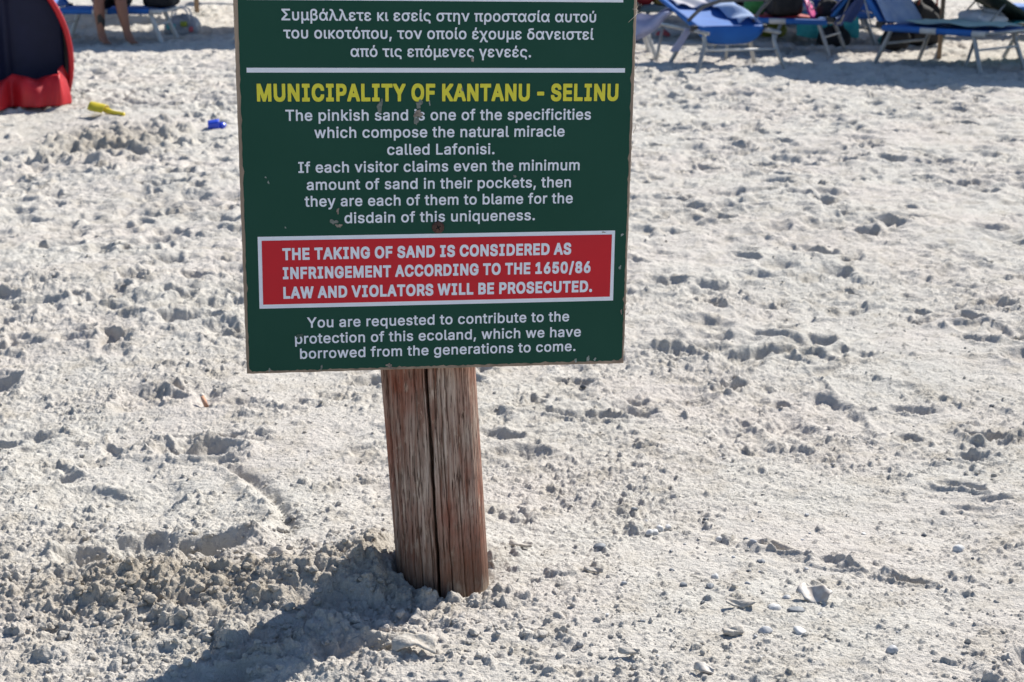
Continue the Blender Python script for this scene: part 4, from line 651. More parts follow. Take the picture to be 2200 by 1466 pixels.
  'O': [533,[[[18,138,30,104,34,98,37,88,55,58,75,33,95,13,110,1,135,-14,165,-28,200,-38,235,-42,275,-43,315,-41,350,-34,370,-27,395,-16,425,2,439,13,460,33,480,60,497,88,500,98,505,107,516,138,520,158,527,198,529,243,528,288,524,328,521,348,516,368,504,403,500,410,498,418,480,448,470,463,450,485,425,507,410,517,385,530,370,536,335,546,300,551,275,552,240,551,215,549,185,543,165,537,135,524,120,514,110,508,85,486,65,463,54,448,50,440,44,433,29,403,17,368,9,333,6,308,4,248,6,198,13,158],[147,198,140,233,139,253,142,288,148,313,160,343,173,363,190,383,207,398,225,408,250,417,265,419,285,417,310,408,325,399,345,382,362,363,378,333,388,303,391,288,394,263,393,233,386,198,372,163,355,138,335,117,325,110,300,97,275,90,265,89,250,92,225,101,200,116,178,138,160,166]]]],
  'P': [444,[[[26,-25,30,-30,35,-34,50,-36,140,-36,150,-34,155,-30,159,-25,161,-15,161,145,165,150,265,151,295,154,325,160,345,168,360,175,380,188,403,210,418,230,428,250,435,270,443,305,445,325,445,355,444,375,441,400,432,435,424,455,418,465,398,490,388,500,370,513,349,525,325,534,295,541,265,544,50,545,35,543,30,539,27,535,24,525,24,510,24,-5],[162,280,161,410,162,415,165,416,225,416,245,414,260,411,270,406,280,400,290,390,297,380,303,370,307,355,307,345,304,330,297,315,290,305,280,295,270,289,260,284,240,279,165,278]]]],
  'R': [449,[[[26,-25,30,-30,35,-34,50,-36,140,-36,150,-34,155,-30,160,-20,161,-10,162,160,165,162,215,162,220,161,222,160,316,-15,320,-26,325,-32,330,-34,340,-36,440,-36,450,-35,455,-33,460,-28,463,-20,464,-10,464,15,462,25,455,35,370,190,390,204,405,218,417,235,428,255,436,275,442,300,444,325,445,355,444,380,441,405,435,430,428,450,417,470,405,486,390,501,370,516,350,526,325,535,295,542,265,544,50,545,35,543,30,539,27,535,24,525,24,510,24,-5],[161,295,161,410,162,415,165,416,230,416,255,413,270,408,280,402,293,390,300,381,304,370,308,355,308,350,305,337,300,325,295,318,285,308,275,302,255,294,235,291,165,291]]]],
  'S': [446,[[[9,81,16,61,26,41,40,21,60,1,82,-14,103,-25,128,-34,153,-40,183,-44,228,-45,268,-43,298,-39,323,-32,358,-18,380,-4,403,16,418,36,429,56,439,86,443,111,444,151,442,181,434,211,423,232,408,251,388,269,346,291,338,297,323,300,298,308,288,313,273,315,248,322,233,328,223,329,203,336,173,354,158,368,153,376,163,393,173,403,183,410,203,418,218,422,228,422,243,419,258,414,279,401,293,386,298,376,304,351,308,347,313,344,328,342,408,342,418,342,428,345,434,351,437,366,436,401,432,426,424,451,416,466,402,486,388,501,373,513,353,526,331,536,308,543,268,550,238,552,203,552,158,546,123,536,103,527,83,515,65,501,55,491,43,476,27,446,21,426,17,396,16,361,19,331,27,301,38,280,49,266,65,251,78,241,103,227,143,210,163,204,178,202,213,192,223,187,233,186,263,176,283,165,295,156,304,146,307,141,307,136,302,126,294,116,283,106,273,100,263,94,248,89,228,86,218,86,203,89,183,96,173,101,160,111,151,121,145,131,142,141,138,161,135,166,128,171,113,173,18,172,13,171,7,166,4,161,2,151,3,111]]]],
  'T': [448,[[[-3,430,-1,425,4,420,17,416,152,416,157,415,158,-20,163,-30,167,-33,177,-36,267,-36,282,-34,287,-30,291,-25,293,-10,293,410,294,415,297,416,427,416,437,417,447,422,452,430,453,440,453,520,450,535,447,539,442,543,427,545,12,544,2,539,-1,535,-4,525,-4,445]]]],
  'U': [517,[[[31,102,40,77,53,52,67,32,85,12,105,-4,128,-18,155,-29,180,-37,215,-42,255,-44,305,-42,335,-37,365,-29,390,-18,413,-3,435,15,458,42,470,62,478,77,486,102,491,132,493,167,493,517,492,527,489,537,485,541,480,543,470,545,385,545,370,543,365,541,360,535,358,527,357,517,357,187,354,167,348,147,343,137,335,126,320,111,310,104,295,96,280,91,260,88,245,90,230,94,210,103,200,110,185,124,175,137,168,152,163,167,160,187,160,517,159,527,156,537,150,542,135,545,45,545,35,543,30,539,26,532,24,517,24,167,26,132]]]],
  'V': [480,[[[-18,485,-12,475,167,-10,171,-26,176,-32,181,-34,191,-36,291,-36,301,-34,306,-32,312,-25,315,-10,491,474,497,485,499,495,499,520,496,535,491,541,481,544,391,545,371,543,366,540,362,535,359,520,262,240,256,230,253,215,241,179,229,215,226,230,220,240,120,520,119,530,116,537,111,542,106,544,96,545,6,545,-9,543,-14,539,-19,529,-20,500]]]],
  'W': [686,[[[121,-24,126,-31,131,-34,141,-36,241,-36,251,-35,261,-29,265,-20,267,-5,341,266,346,262,418,-5,420,-20,425,-30,431,-34,436,-35,456,-36,546,-36,556,-33,560,-30,565,-20,567,-5,699,475,705,490,706,525,703,535,701,538,696,542,686,545,596,545,581,544,576,542,571,537,568,530,566,515,496,240,491,232,417,515,415,530,411,538,406,542,391,545,291,545,281,543,276,539,273,535,269,515,196,236,191,236,119,515,115,535,111,540,106,543,91,545,1,545,-9,543,-14,539,-17,535,-20,525,-19,489,-13,475,118,-5]]]],
  'Y': [472,[[[-18,485,166,190,167,185,167,-10,168,-20,171,-28,176,-33,181,-35,191,-36,281,-36,291,-34,296,-32,302,-25,304,-10,304,185,305,190,481,473,486,480,490,490,491,500,491,525,488,535,481,542,466,545,371,545,361,544,352,540,254,380,247,370,236,349,225,370,218,380,126,530,124,535,121,539,116,543,106,545,91,545,6,545,-9,543,-14,539,-19,529,-20,500]]]],
 },
}
def lettering(body, u0, u1, v0, v1, cap, mat, bold, space, z=0.0018):
    def shape(txt):
        V = []; F = []; x = 0.0
        for chx in txt:
            adv, shapes = GLYPH[bold][chx]
            for loops in shapes:
                rings = [[Vector((x + lp[i] / 1000, lp[i + 1] / 1000, 0)) for i in range(0, len(lp), 2)] for lp in loops]
                n = len(V); V += [p for rg in rings for p in rg]
                F += [tuple(n + i for i in t3) for t3 in tessellate_polygon(rings)]
            x += adv / 1000 + space
        me = bpy.data.meshes.new('lettering'); me.from_pydata(V, [], F); me.update()
        return me, np.array([p[:] for p in V], np.float32)
    mh, ch = shape('H'); hb, ht = ch[:, 1].min(), ch[:, 1].max(); bpy.data.meshes.remove(mh)
    me, co = shape(body)
    x0, x1 = co[:, 0].min(), co[:, 0].max()
    t = (co[:, 0] - x0) / (x1 - x0)
    co[:, 1] = (co[:, 1] - hb) / (ht - hb) * cap + v0 + (v1 - v0) * t
    co[:, 0] = u0 + (u1 - u0) * t; co[:, 2] = z
    me.vertices.foreach_set('co', co.ravel()); me.materials.clear(); me.materials.append(mat); me.update()
    o = bpy.data.objects.new('lettering', me); link(o, board); return o
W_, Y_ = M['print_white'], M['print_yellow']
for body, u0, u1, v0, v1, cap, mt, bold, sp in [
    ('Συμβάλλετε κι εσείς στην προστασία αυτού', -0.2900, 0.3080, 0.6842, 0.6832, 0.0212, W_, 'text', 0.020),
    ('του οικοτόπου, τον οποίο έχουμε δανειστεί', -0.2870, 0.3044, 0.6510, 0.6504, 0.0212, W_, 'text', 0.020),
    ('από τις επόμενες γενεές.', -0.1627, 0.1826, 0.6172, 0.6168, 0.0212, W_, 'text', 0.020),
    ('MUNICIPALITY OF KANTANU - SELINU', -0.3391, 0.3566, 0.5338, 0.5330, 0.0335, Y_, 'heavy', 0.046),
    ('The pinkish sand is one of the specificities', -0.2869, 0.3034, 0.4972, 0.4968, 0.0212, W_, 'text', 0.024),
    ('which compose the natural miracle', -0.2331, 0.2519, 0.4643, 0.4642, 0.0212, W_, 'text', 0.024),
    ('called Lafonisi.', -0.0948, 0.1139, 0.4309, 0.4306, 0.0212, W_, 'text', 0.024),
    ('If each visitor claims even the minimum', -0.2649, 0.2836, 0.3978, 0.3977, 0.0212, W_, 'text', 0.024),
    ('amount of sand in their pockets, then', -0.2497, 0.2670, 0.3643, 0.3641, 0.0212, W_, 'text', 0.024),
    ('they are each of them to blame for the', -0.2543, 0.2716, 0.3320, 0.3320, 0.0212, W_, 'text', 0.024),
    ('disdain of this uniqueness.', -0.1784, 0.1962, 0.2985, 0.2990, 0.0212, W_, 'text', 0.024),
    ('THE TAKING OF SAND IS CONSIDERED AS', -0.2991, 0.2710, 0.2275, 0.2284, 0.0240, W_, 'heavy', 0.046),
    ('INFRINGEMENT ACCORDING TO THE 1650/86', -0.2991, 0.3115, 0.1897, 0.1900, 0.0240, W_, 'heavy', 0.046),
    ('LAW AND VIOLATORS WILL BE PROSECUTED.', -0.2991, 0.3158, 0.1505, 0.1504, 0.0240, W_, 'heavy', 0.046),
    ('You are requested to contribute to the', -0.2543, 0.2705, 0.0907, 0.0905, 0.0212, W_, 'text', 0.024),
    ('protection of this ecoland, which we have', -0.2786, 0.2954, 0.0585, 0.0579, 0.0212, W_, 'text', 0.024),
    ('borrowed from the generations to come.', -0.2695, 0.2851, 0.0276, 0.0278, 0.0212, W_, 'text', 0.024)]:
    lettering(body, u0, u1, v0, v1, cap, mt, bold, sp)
# wear: chips, scratches, splinters
def chip(cx, cy, w, h, seed, mat=None, rot=0.0, z=0.0022, n=22):
    rr = random.Random(seed); pts = []
    ph = [rr.uniform(0, 6.28) for _ in range(4)]
    for i in range(n):
        a = 2 * math.pi * i / n; k = 1 + 0.28 * math.sin(2 * a + ph[0]) + 0.2 * math.sin(3 * a + ph[1]) + 0.16 * math.sin(5 * a + ph[2]) + rr.uniform(-.14, .14)
        x, y = math.cos(a) * w / 2 * k, math.sin(a) * h / 2 * k
        pts.append((cx + x * math.cos(rot) - y * math.sin(rot), cy + x * math.sin(rot) + y * math.cos(rot)))
    return flat('paint_chip', mat or M['ply_chip'], pts, z)
M['scuff'] = mat('grey_scuff', (0.20, 0.21, 0.19), 0.7, (0.10, 0.13, 0.11), 220)
M['scratch'] = mat('pale_scratch', (0.34, 0.37, 0.35), 0.6, (0.15, 0.2, 0.17), 300)
for a in [(-0.108, 0.523, 0.008, 0.030, 1, M['scuff']), (-0.033, 0.528, 0.011, 0.016, 2, M['scuff']), (-0.0345, 0.510, 0.013, 0.017, 3, None), (-0.0385, 0.497, 0.008, 0.018, 4, M['scuff']),
          (-0.013, 0.530, 0.003, 0.008, 5, M['scratch']), (-0.191, 0.323, 0.006, 0.009, 6, None), (-0.199, 0.302, 0.014, 0.010, 7, M['scuff']), (-0.1895, 0.294, 0.011, 0.008, 8, None),
          (0.069, 0.613, 0.005, 0.010, 9, None), (-0.292, 0.292, 0.003, 0.003, 10, M['scratch']), (-0.322, 0.380, 0.003, 0.006, 11, M['scratch']),
          (-0.327, 0.390, 0.003, 0.003, 12, M['scratch']), (0.336, 0.2728, 0.006, 0.003, 16, M['ply_chip']), (-0.093, 0.008, 0.011, 0.010, 17, None), (0.312, 0.011, 0.005, 0.013, 18, M['scratch']), (0.286, 0.008, 0.006, 0.007, 19, M['scratch']),
          (0.326, 0.009, 0.005, 0.006, 20, M['scratch']), (0.372, 0.200, 0.004, 0.010, 21, M['scratch']), (0.374, 0.267, 0.006, 0.005, 22, M['scratch']), (0.378, 0.108, 0.004, 0.008, 24, None), (0.155, 0.387, 0.008, 0.004, 26, M['scuff']), (0.05, 0.556, 0.004, 0.006, 27, M['scuff']), (-0.27, 0.075, 0.012, 0.010, 28, mat('rubbed_green', (0.03, 0.075, 0.055), 0.5)),
          (-0.228, 0.008, 0.004, 0.012, 31, M['scuff']), (-0.33, 0.007, 0.003, 0.009, 32, M['scratch'])]:
    chip(*a)
rr = random.Random(4); M['fibre'] = mat('split_fibre', (0.62, 0.55, 0.45), 0.8)
def splinter(pts, rad):
    t = MB(); t.tube(pts, rad, 5); t.build('splinter', M['fibre'], board)
for (u, v, du, dv) in [(0.389, 0.700, -0.018, -0.016), (0.389, 0.700, 0.010, 0.003), (0.390, 0.705, -0.012, 0.004), (0.389, 0.595, 0.004, 0.012), (0.3885, 0.62, 0.004, -0.013), (0.389, 0.47, 0.004, 0.018), (0.388, 0.24, 0.003, -0.010), (0.3885, 0.10, 0.003, 0.010), (-0.376, 0.69, -0.003, -0.01), (-0.377, 0.655, -0.004, -0.006)]:
    a = Vector((u, v, 0.0006)); b = a + Vector((du, dv, 0.004)); splinter([a, (a + b) / 2 + Vector((0.002, 0.002, 0.002)), b], [0.0006, 0.0006, 0.0003])
for i in range(26):
    v = rr.uniform(0.0, 0.75); sg = rr.choice([1, 1, 1, -1]); u = 0.3882 if sg > 0 else -0.3755
    a = Vector((u, v, -0.006)); splinter([a, a + Vector((sg * rr.uniform(.001, .0025), rr.uniform(-.014, .014), rr.uniform(0, .006)))], [0.0008, 0.0004])
# rusty cross-head screw
sw = MB()
for r0, z0 in (): pass
prof = [(0.0122, 0.0016), (0.0120, 0.0030), (0.0105, 0.0046), (0.0070, 0.0056), (0.0001, 0.0060)]
ns = 28
vs = [(r0 * math.cos(2 * math.pi * k / ns) + 0.004, r0 * math.sin(2 * math.pi * k / ns) + 0.2880, z0) for r0, z0 in prof for k in range(ns)]
sw.add(vs, [(i * ns + k, i * ns + (k + 1) % ns, (i + 1) * ns + (k + 1) % ns, (i + 1) * ns + k) for i in range(len(prof) - 1) for k in range(ns)])
screw = sw.build('screw', M['rust'], board)
for a in (0.5, 0.5 + math.pi / 2):
    q = MB(); q.box((0.004, 0.288, 0.0058), (0.0105, 0.0022, 0.0012), Matrix.Rotation(a, 3, 'Z')); q.build('slot', mat('slot_dark', (0.008, 0.006, 0.005), 0.9), screw, smooth=False)

# ------------------------------------------------------------------ small things lying on the sand
M['filter'] = mat('cigarette_filter', (0.58, 0.32, 0.20), 0.8, (0.50, 0.26, 0.16), 300); M['ash_paper'] = mat('cigarette_paper', (0.65, 0.58, 0.5), 0.8)
bx, by = -0.905, 4.30
butt = empty('cigarette_butt', (bx, by, gz(bx, by) + 0.002), 0, 'orange tipped cigarette butt stuck in the sand left of the post', 'cigarette butt')
t = MB(); t.tube([(0.010, -0.016, 0.004), (-0.006, 0.010, 0.026)], 0.0066, 14); t.build('filter', M['filter'], butt)
t = MB(); t.tube([(-0.0062, 0.0103, 0.0263), (-0.0100, 0.0165, 0.0315)], 0.0063, 14); t.build('burnt_end', M['ash_paper'], butt)

M['peb'] = [mat('pebble_%s' % n, c, 0.65, tuple(k * 0.7 for k in c), 90, bump=0.0008, bscale=200) for n, c in (('grey', (0.20, 0.215, 0.235)), ('pale', (0.50, 0.50, 0.51)), ('dark', (0.085, 0.095, 0.11)), ('white', (0.66, 0.65, 0.63)), ('tan', (0.34, 0.27, 0.21)))]
def pebble(x, y, rx, ry, rz_, ang, mi, label=None, group=None, seed=0, cat='pebble', name='pebble'):
    rr = random.Random(seed); ph = [rr.uniform(0, 6.28) for _ in range(3)]
    f = lambda p: 1 + 0.16 * math.sin(2.3 * p.x + ph[0]) + 0.13 * math.sin(3.6 * p.y + ph[1]) + 0.06 * math.sin(4 * p.z + ph[2])
    b = MB(); b.ball((0, 0, 0), (rx, ry, rz_), 18, 12, f)
    o = b.build(name, M['peb'][mi]); o.location = (x, y, gz(x, y) + rz_ * 0.12); o.rotation_euler = (rr.uniform(-.2, .2), rr.uniform(-.2, .2), ang)
    return tag(o, label, cat, group)
pebble(0.200, 3.262, 0.0175, 0.010, 0.0095, 0.1, 0, 'dark grey oval pebble alone on the pale sand right of the post', seed=1)
pebble(0.585, 2.90, 0.019, 0.012, 0.009, 0.2, 0, 'flat grey pebble in front of the large pale shell flake', seed=2)
pebble(0.545, 2.925, 0.016, 0.012, 0.008, 0.5, 3, 'whitish rounded pebble beside the flat grey one by the shell flake', seed=3)
pebble(0.505, 2.795, 0.015, 0.010, 0.008, 0.0, 1, 'pale bluish pebble in the pebbly patch at the lower right', seed=4)
pebble(0.575, 2.79, 0.012, 0.016, 0.008, 0.4, 3, 'chalky white pebble at the front of the pebbly patch', seed=5)
pebble(0.735, 2.70, 0.012, 0.009, 0.010, 0.4, 1, 'blue grey angular pebble near the bottom edge at right', seed=6)
pebble(1.02, 3.245, 0.016, 0.010, 0.010, 0.2, 3, 'white stone standing proud of the smooth sand at far right', seed=7)
for i, (x, y) in enumerate([(0.335, 3.375), (0.350, 3.395), (0.322, 3.36), (0.372, 3.405)]):
    pebble(x, y, 0.011 - 0.001 * i, 0.010 - 0.001 * i, 0.008, 0.3 * i, 3, 'small white pebble in the tight row of white pebbles right of the post', 'white pebbles lying in a tight row', 20 + i)
r = random.Random(8); k = 0
while k < 40:
    x = r.gauss(0.52, 0.17); y = r.gauss(3.12, 0.24)
    if not (2.62 < y < 3.7 and x > 0.12): continue
    s = 0.0030 + 0.0055 * r.random() ** 2
    pebble(x, y, s * 1.3, s, s * 0.8, r.uniform(0, 3), r.choice([0, 0, 0, 1, 1, 2, 3]), 'tiny rounded pebble strewn in the pebbly patch right of the post', 'tiny pebbles strewn right of the post', 100 + k); k += 1
while k < 54:
    y = r.uniform(2.65, 4.6); x = r.uniform(0.12, 0.36 * y)
    s = 0.003 + 0.005 * r.random() ** 2
    pebble(x, y, s * 1.3, s, s * 0.8, r.uniform(0, 3), r.choice([0, 2, 2, 1]), 'tiny dark pebble lying alone on smooth sand at right', 'tiny pebbles on the smooth sand at right', 200 + k); k += 1
pebble(-0.53, 3.42, 0.012, 0.008, 0.008, 0.5, 0, 'small blue grey pebble beside the curved furrow left of the post', seed=9)
M['shell'] = mat('shell_flake', (0.55, 0.52, 0.48), 0.6, (0.42, 0.36, 0.31), 60, bump=0.001, bscale=150)
M['crust'] = mat('sand_crust', (0.50, 0.465, 0.415), 0.95, (0.40, 0.36, 0.31), 120, bump=0.003, bscale=140)
def flake(x, y, L, W, tilt, ang, mat, label, cat, name, seed, curl=0.15, th=0.004, lift=0.004, roll=0.0):
    rr = random.Random(seed); ph = [rr.uniform(0, 6.28) for _ in range(3)]
    def f(u, v):
        a = (u - 0.5); b = (v - 0.5)
        k = 1 - 0.35 * abs(a * 2) ** 2 + 0.14 * math.sin(9 * a + ph[0]) + 0.10 * math.sin(21 * a + ph[2])
        return Vector((a * L, b * W * k + 0.08 * W * math.sin(5 * a + ph[1]), curl * L * (a * a * 2.2 - 0.2) + 0.12 * W * math.sin(6 * a + 4 * b + ph[2])))
    b = MB(); b.grid(f, 14, 8); o = b.build(name, mat, solid=th, sub=1)
    o.location = (x, y, gz(x, y) + lift); o.rotation_euler = (tilt, roll, ang)
    return tag(o, label, cat)
flake(0.635, 2.965, 0.075, 0.042, 0.5, -0.75, M['shell'], 'large pale shell flake tilted up among pebbles at the lower right', 'shell', 'shell_flake', 1, 0.05, 0.004, 0.016)
flake(0.475, 2.925, 0.062, 0.018, 0.35, -0.2, M['crust'], 'thin curved crust of sand lying right of the post before the pebbles', 'sand crust', 'sand_crust', 2, 0.22, 0.004, 0.010)
flake(0.360, 2.615, 0.040, 0.020, 0.5, -0.5, M['shell'], 'rounded shell piece with a pinkish end at the bottom edge', 'shell', 'shell_flake', 3, -0.25, 0.005, 0.008)
flake(0.225, 2.685, 0.042, 0.016, 0.5, -0.25, M['crust'], 'dark edged sand crust raised off the sand near the bottom edge', 'sand crust', 'sand_crust', 4, 0.2, 0.005, 0.012)
flake(0.44, 2.79, 0.04, 0.02, 0.3, 0.2, M['crust'], 'brownish lump of crust left of the pale bluish pebble', 'sand crust', 'sand_crust', 5, -0.2, 0.012, 0.008)
flake(0.02, 3.25, 0.055, 0.016, 0.2, -0.3, M['crust'], 'low orange brown crust just right of the post', 'sand crust', 'sand_crust', 6, 0.1, 0.006, 0.006)
flake(0.18, 3.12, 0.045, 0.014, 0.45, -0.4, M['crust'], 'small crust ledge in front of the dark oval pebble', 'sand crust', 'sand_crust', 7, 0.15, 0.004, 0.008)
flake(-0.515, 3.16, 0.06, 0.022, 0.5, -0.1, M['crust'], 'dark shelled crust beside the heap left of the post', 'sand crust', 'sand_crust', 9, -0.3, 0.005, 0.008)
flake(-0.19, 2.70, 0.085, 0.04, 0.35, 0.1, M['crust'], 'hollow arched crust lying in the shadow of the post', 'sand crust', 'sand_crust', 10, -0.35, 0.006, 0.014)

# ------------------------------------------------------------------ beach tent
M['navy'] = mat('navy_polyester', (0.011, 0.013, 0.046), 0.6, (0.009, 0.011, 0.038), 8, spec=0.3, bump=0.006, bscale=7, trans=0.03)
M['redpoly'] = mat('red_polyester', (0.62, 0.018, 0.028), 0.5, (0.55, 0.014, 0.022), 10, bump=0.004, bscale=16, trans=0.25)
tx, ty = -4.06, 11.14
tent = empty('beach_tent', (tx, ty, gz(tx, ty)), R(18), 'navy pop-up beach tent with a red trimmed arch and red front flap', 'tent')
A_, B_, ZC = 0.87, 0.84, 0.33
def hoop(a, k=1.0):
    return Vector((A_ * k * math.cos(a), 0, ZC + B_ * k * math.sin(a)))
a0 = -0.42
def shell(u, v):
    a = a0 + (math.pi - 2 * a0) * u; p = hoop(a, 1 - 0.55 * v ** 1.8)
    crease = 0.02 * math.sin(a * 7) * v
    return Vector((p.x + crease, 1.05 * math.sin(v * math.pi / 2) , max(p.z, 0.01) * (1 - 0.15 * v) + 0.0))
t = MB(); t.grid(shell, 40, 16)
def back(u, v):
    a = a0 + (math.pi - 2 * a0) * u; p = hoop(a, 0.45 * (1 - v)); return Vector((p.x + 0.02 * math.sin(a * 7) * (1 - v), 1.05 + 0.04 * v, max(p.z, 0.01) * 0.85))
t.grid(back, 40, 6); t.build('canopy', M['navy'], tent, solid=0.003)
# inner side panel with a pressed crease, standing just inside the arch
def inner(u, v):
    x = 0.83 - 1.25 * u; lim = ZC + B_ * math.sqrt(max(0, 1 - (x / A_) ** 2)) * 0.97
    z = 0.05 + (lim - 0.05) * v
    fold = 0.055 * math.exp(-((u - 0.33) / 0.025) ** 2) + 0.03 * math.sin(u * 9)
    return Vector((x, 0.22 + 0.12 * math.sin(u * 2.4) - fold, z))
t = MB(); t.grid(inner, 60, 12); t.build('side_panel', M['navy'], tent, solid=0.003)
pts = [hoop(a0 + (math.pi - 2 * a0) * i / 48) for i in range(49)]
t = MB(); t.tube(pts, [0.011 + 0.011 * math.sin(math.pi * min(1, (i + 4) / 30)) for i in range(49)], 10)
t.build('arch_trim', M['redpoly'], tent)
def flap(u, v):
    # u from the right end to the left, v over the bulge from back foot to front foot
    x = 0.855 - 1.75 * u
    h = np.interp(u, [0, 0.03, 0.08, 0.20, 0.235, 0.27, 0.33, 0.40, 0.55, 0.7, 1.0], [0.27, 0.26, 0.20, 0.205, 0.25, 0.19, 0.13, 0.12, 0.18, 0.12, 0.15])
    dep = np.interp(u, [0, 0.05, 0.2, 0.245, 0.3, 0.45, 1.0], [0.06, 0.20, 0.20, 0.09, 0.24, 0.27, 0.18])
    lean = np.interp(u, [0, 0.2, 0.3, 1.0], [0.0, 0.02, 0.12, 0.08])
    ph = math.pi * v
    y = 0.0 - lean * v - dep * (0.5 - 0.5 * math.cos(ph)) + 0.018 * math.sin(u * 46 + v * 4) + 0.012 * math.sin(u * 83 - v * 7)
    z = h * (math.sin(ph) ** 0.75 if 0 < ph < math.pi else 0) + 0.016 * math.sin(u * 61 + v * 5) * math.sin(ph)
    if v < 0.3: z = h * (0.6 + 0.4 * math.sin(ph) ** 0.75)
    return Vector((x - 0.05 * math.sin(ph) * (u < 0.04), y, z))
t = MB(); t.grid(flap, 70, 16); t.build('front_flap', M['redpoly'], tent, solid=0.004, sub=1)
# toys
M['toyyellow'] = mat('yellow_plastic', (0.70, 0.55, 0.03), 0.35, (0.62, 0.47, 0.03), 5); M['toyblue'] = mat('blue_plastic', (0.02, 0.07, 0.62), 0.35, (0.02, 0.06, 0.52), 5)
sx, sy = -2.84, 10.75
sh = empty('toy_shovel', (sx, sy, gz(sx, sy) + 0.002), R(-20), 'yellow plastic beach shovel lying on the sand before the tent', 'toy shovel'); sh.scale = (1.1, 1.1, 1.0)
def blade(u, v):
    a = (u - 0.5) * 2; b = v; w = 0.052 * (0.75 + 0.5 * math.sin(b * math.pi * 0.8 + 0.3)); return Vector((-0.10 + 0.115 * b, a * w, 0.014 + 0.050 * (1 - a * a) + 0.020 * (1 - b)))
t = MB(); t.grid(blade, 12, 12); t.build('blade', M['toyyellow'], sh, solid=0.006, sub=1)
t = MB(); t.tube(smooth_path([(0.0, 0, 0.030), (0.05, 0.0, 0.018), (0.10, 0, 0.010), (0.14, 0, 0.006)], 4), [0.019] * 4 + [0.015] * 5 + [0.015] * 4, 10); t.build('handle', M['toyyellow'], sh)
kx, ky = -1.965, 10.28
toy = empty('sand_mould', (kx, ky, gz(kx, ky) - 0.004), 0.2, 'small blue plastic sand mould lying between the tent and the sign', 'toy mould'); toy.scale = (1.0, 0.8, 0.72)
def cup(u, v):
    a = 2 * math.pi * u; r_ = 0.036 + 0.014 * v; k = 1 + 0.10 * math.cos(5 * a); return Vector((-0.03 + (v - 0.5) * 0.075, r_ * k * math.cos(a), 0.043 + r_ * k * math.sin(a)))
t = MB(); t.grid(cup, 31, 6); t.build('cup', M['toyblue'], toy, solid=0.005)
t = MB(); t.ball((0.026, 0, 0.036), (0.026, 0.036, 0.030), 14, 10, lambda p: 1 + 0.12 * math.cos(5 * math.atan2(p.y, p.z))); t.build('knob', M['toyblue'], toy)

# ------------------------------------------------------------------ loungers
M['frame'] = mat('white_lounger_tube', (0.55, 0.55, 0.54), 0.45, (0.46, 0.45, 0.43), 15)
M['alu'] = mat('aluminium_tube', (0.36, 0.36, 0.36), 0.4, (0.28, 0.28, 0.28), 15, metal=0.4)
M['tubegrey'] = mat('dark_grey_tube', (0.10, 0.10, 0.105), 0.5, (0.075, 0.075, 0.08), 15)
M['black'] = mat('black_plastic', (0.015, 0.015, 0.017), 0.5)
M['sling'] = mat('blue_sling', (0.020, 0.150, 0.50), 0.7, (0.018, 0.125, 0.43), 5, bump=0.001, bscale=260, trans=0.15)
M['slingg'] = mat('dark_green_sling', (0.022, 0.040, 0.026), 0.75, (0.018, 0.034, 0.022), 5, trans=0.1)
M['slingt'] = mat('teal_grey_sling', (0.06, 0.105, 0.13), 0.75, (0.05, 0.09, 0.11), 5)
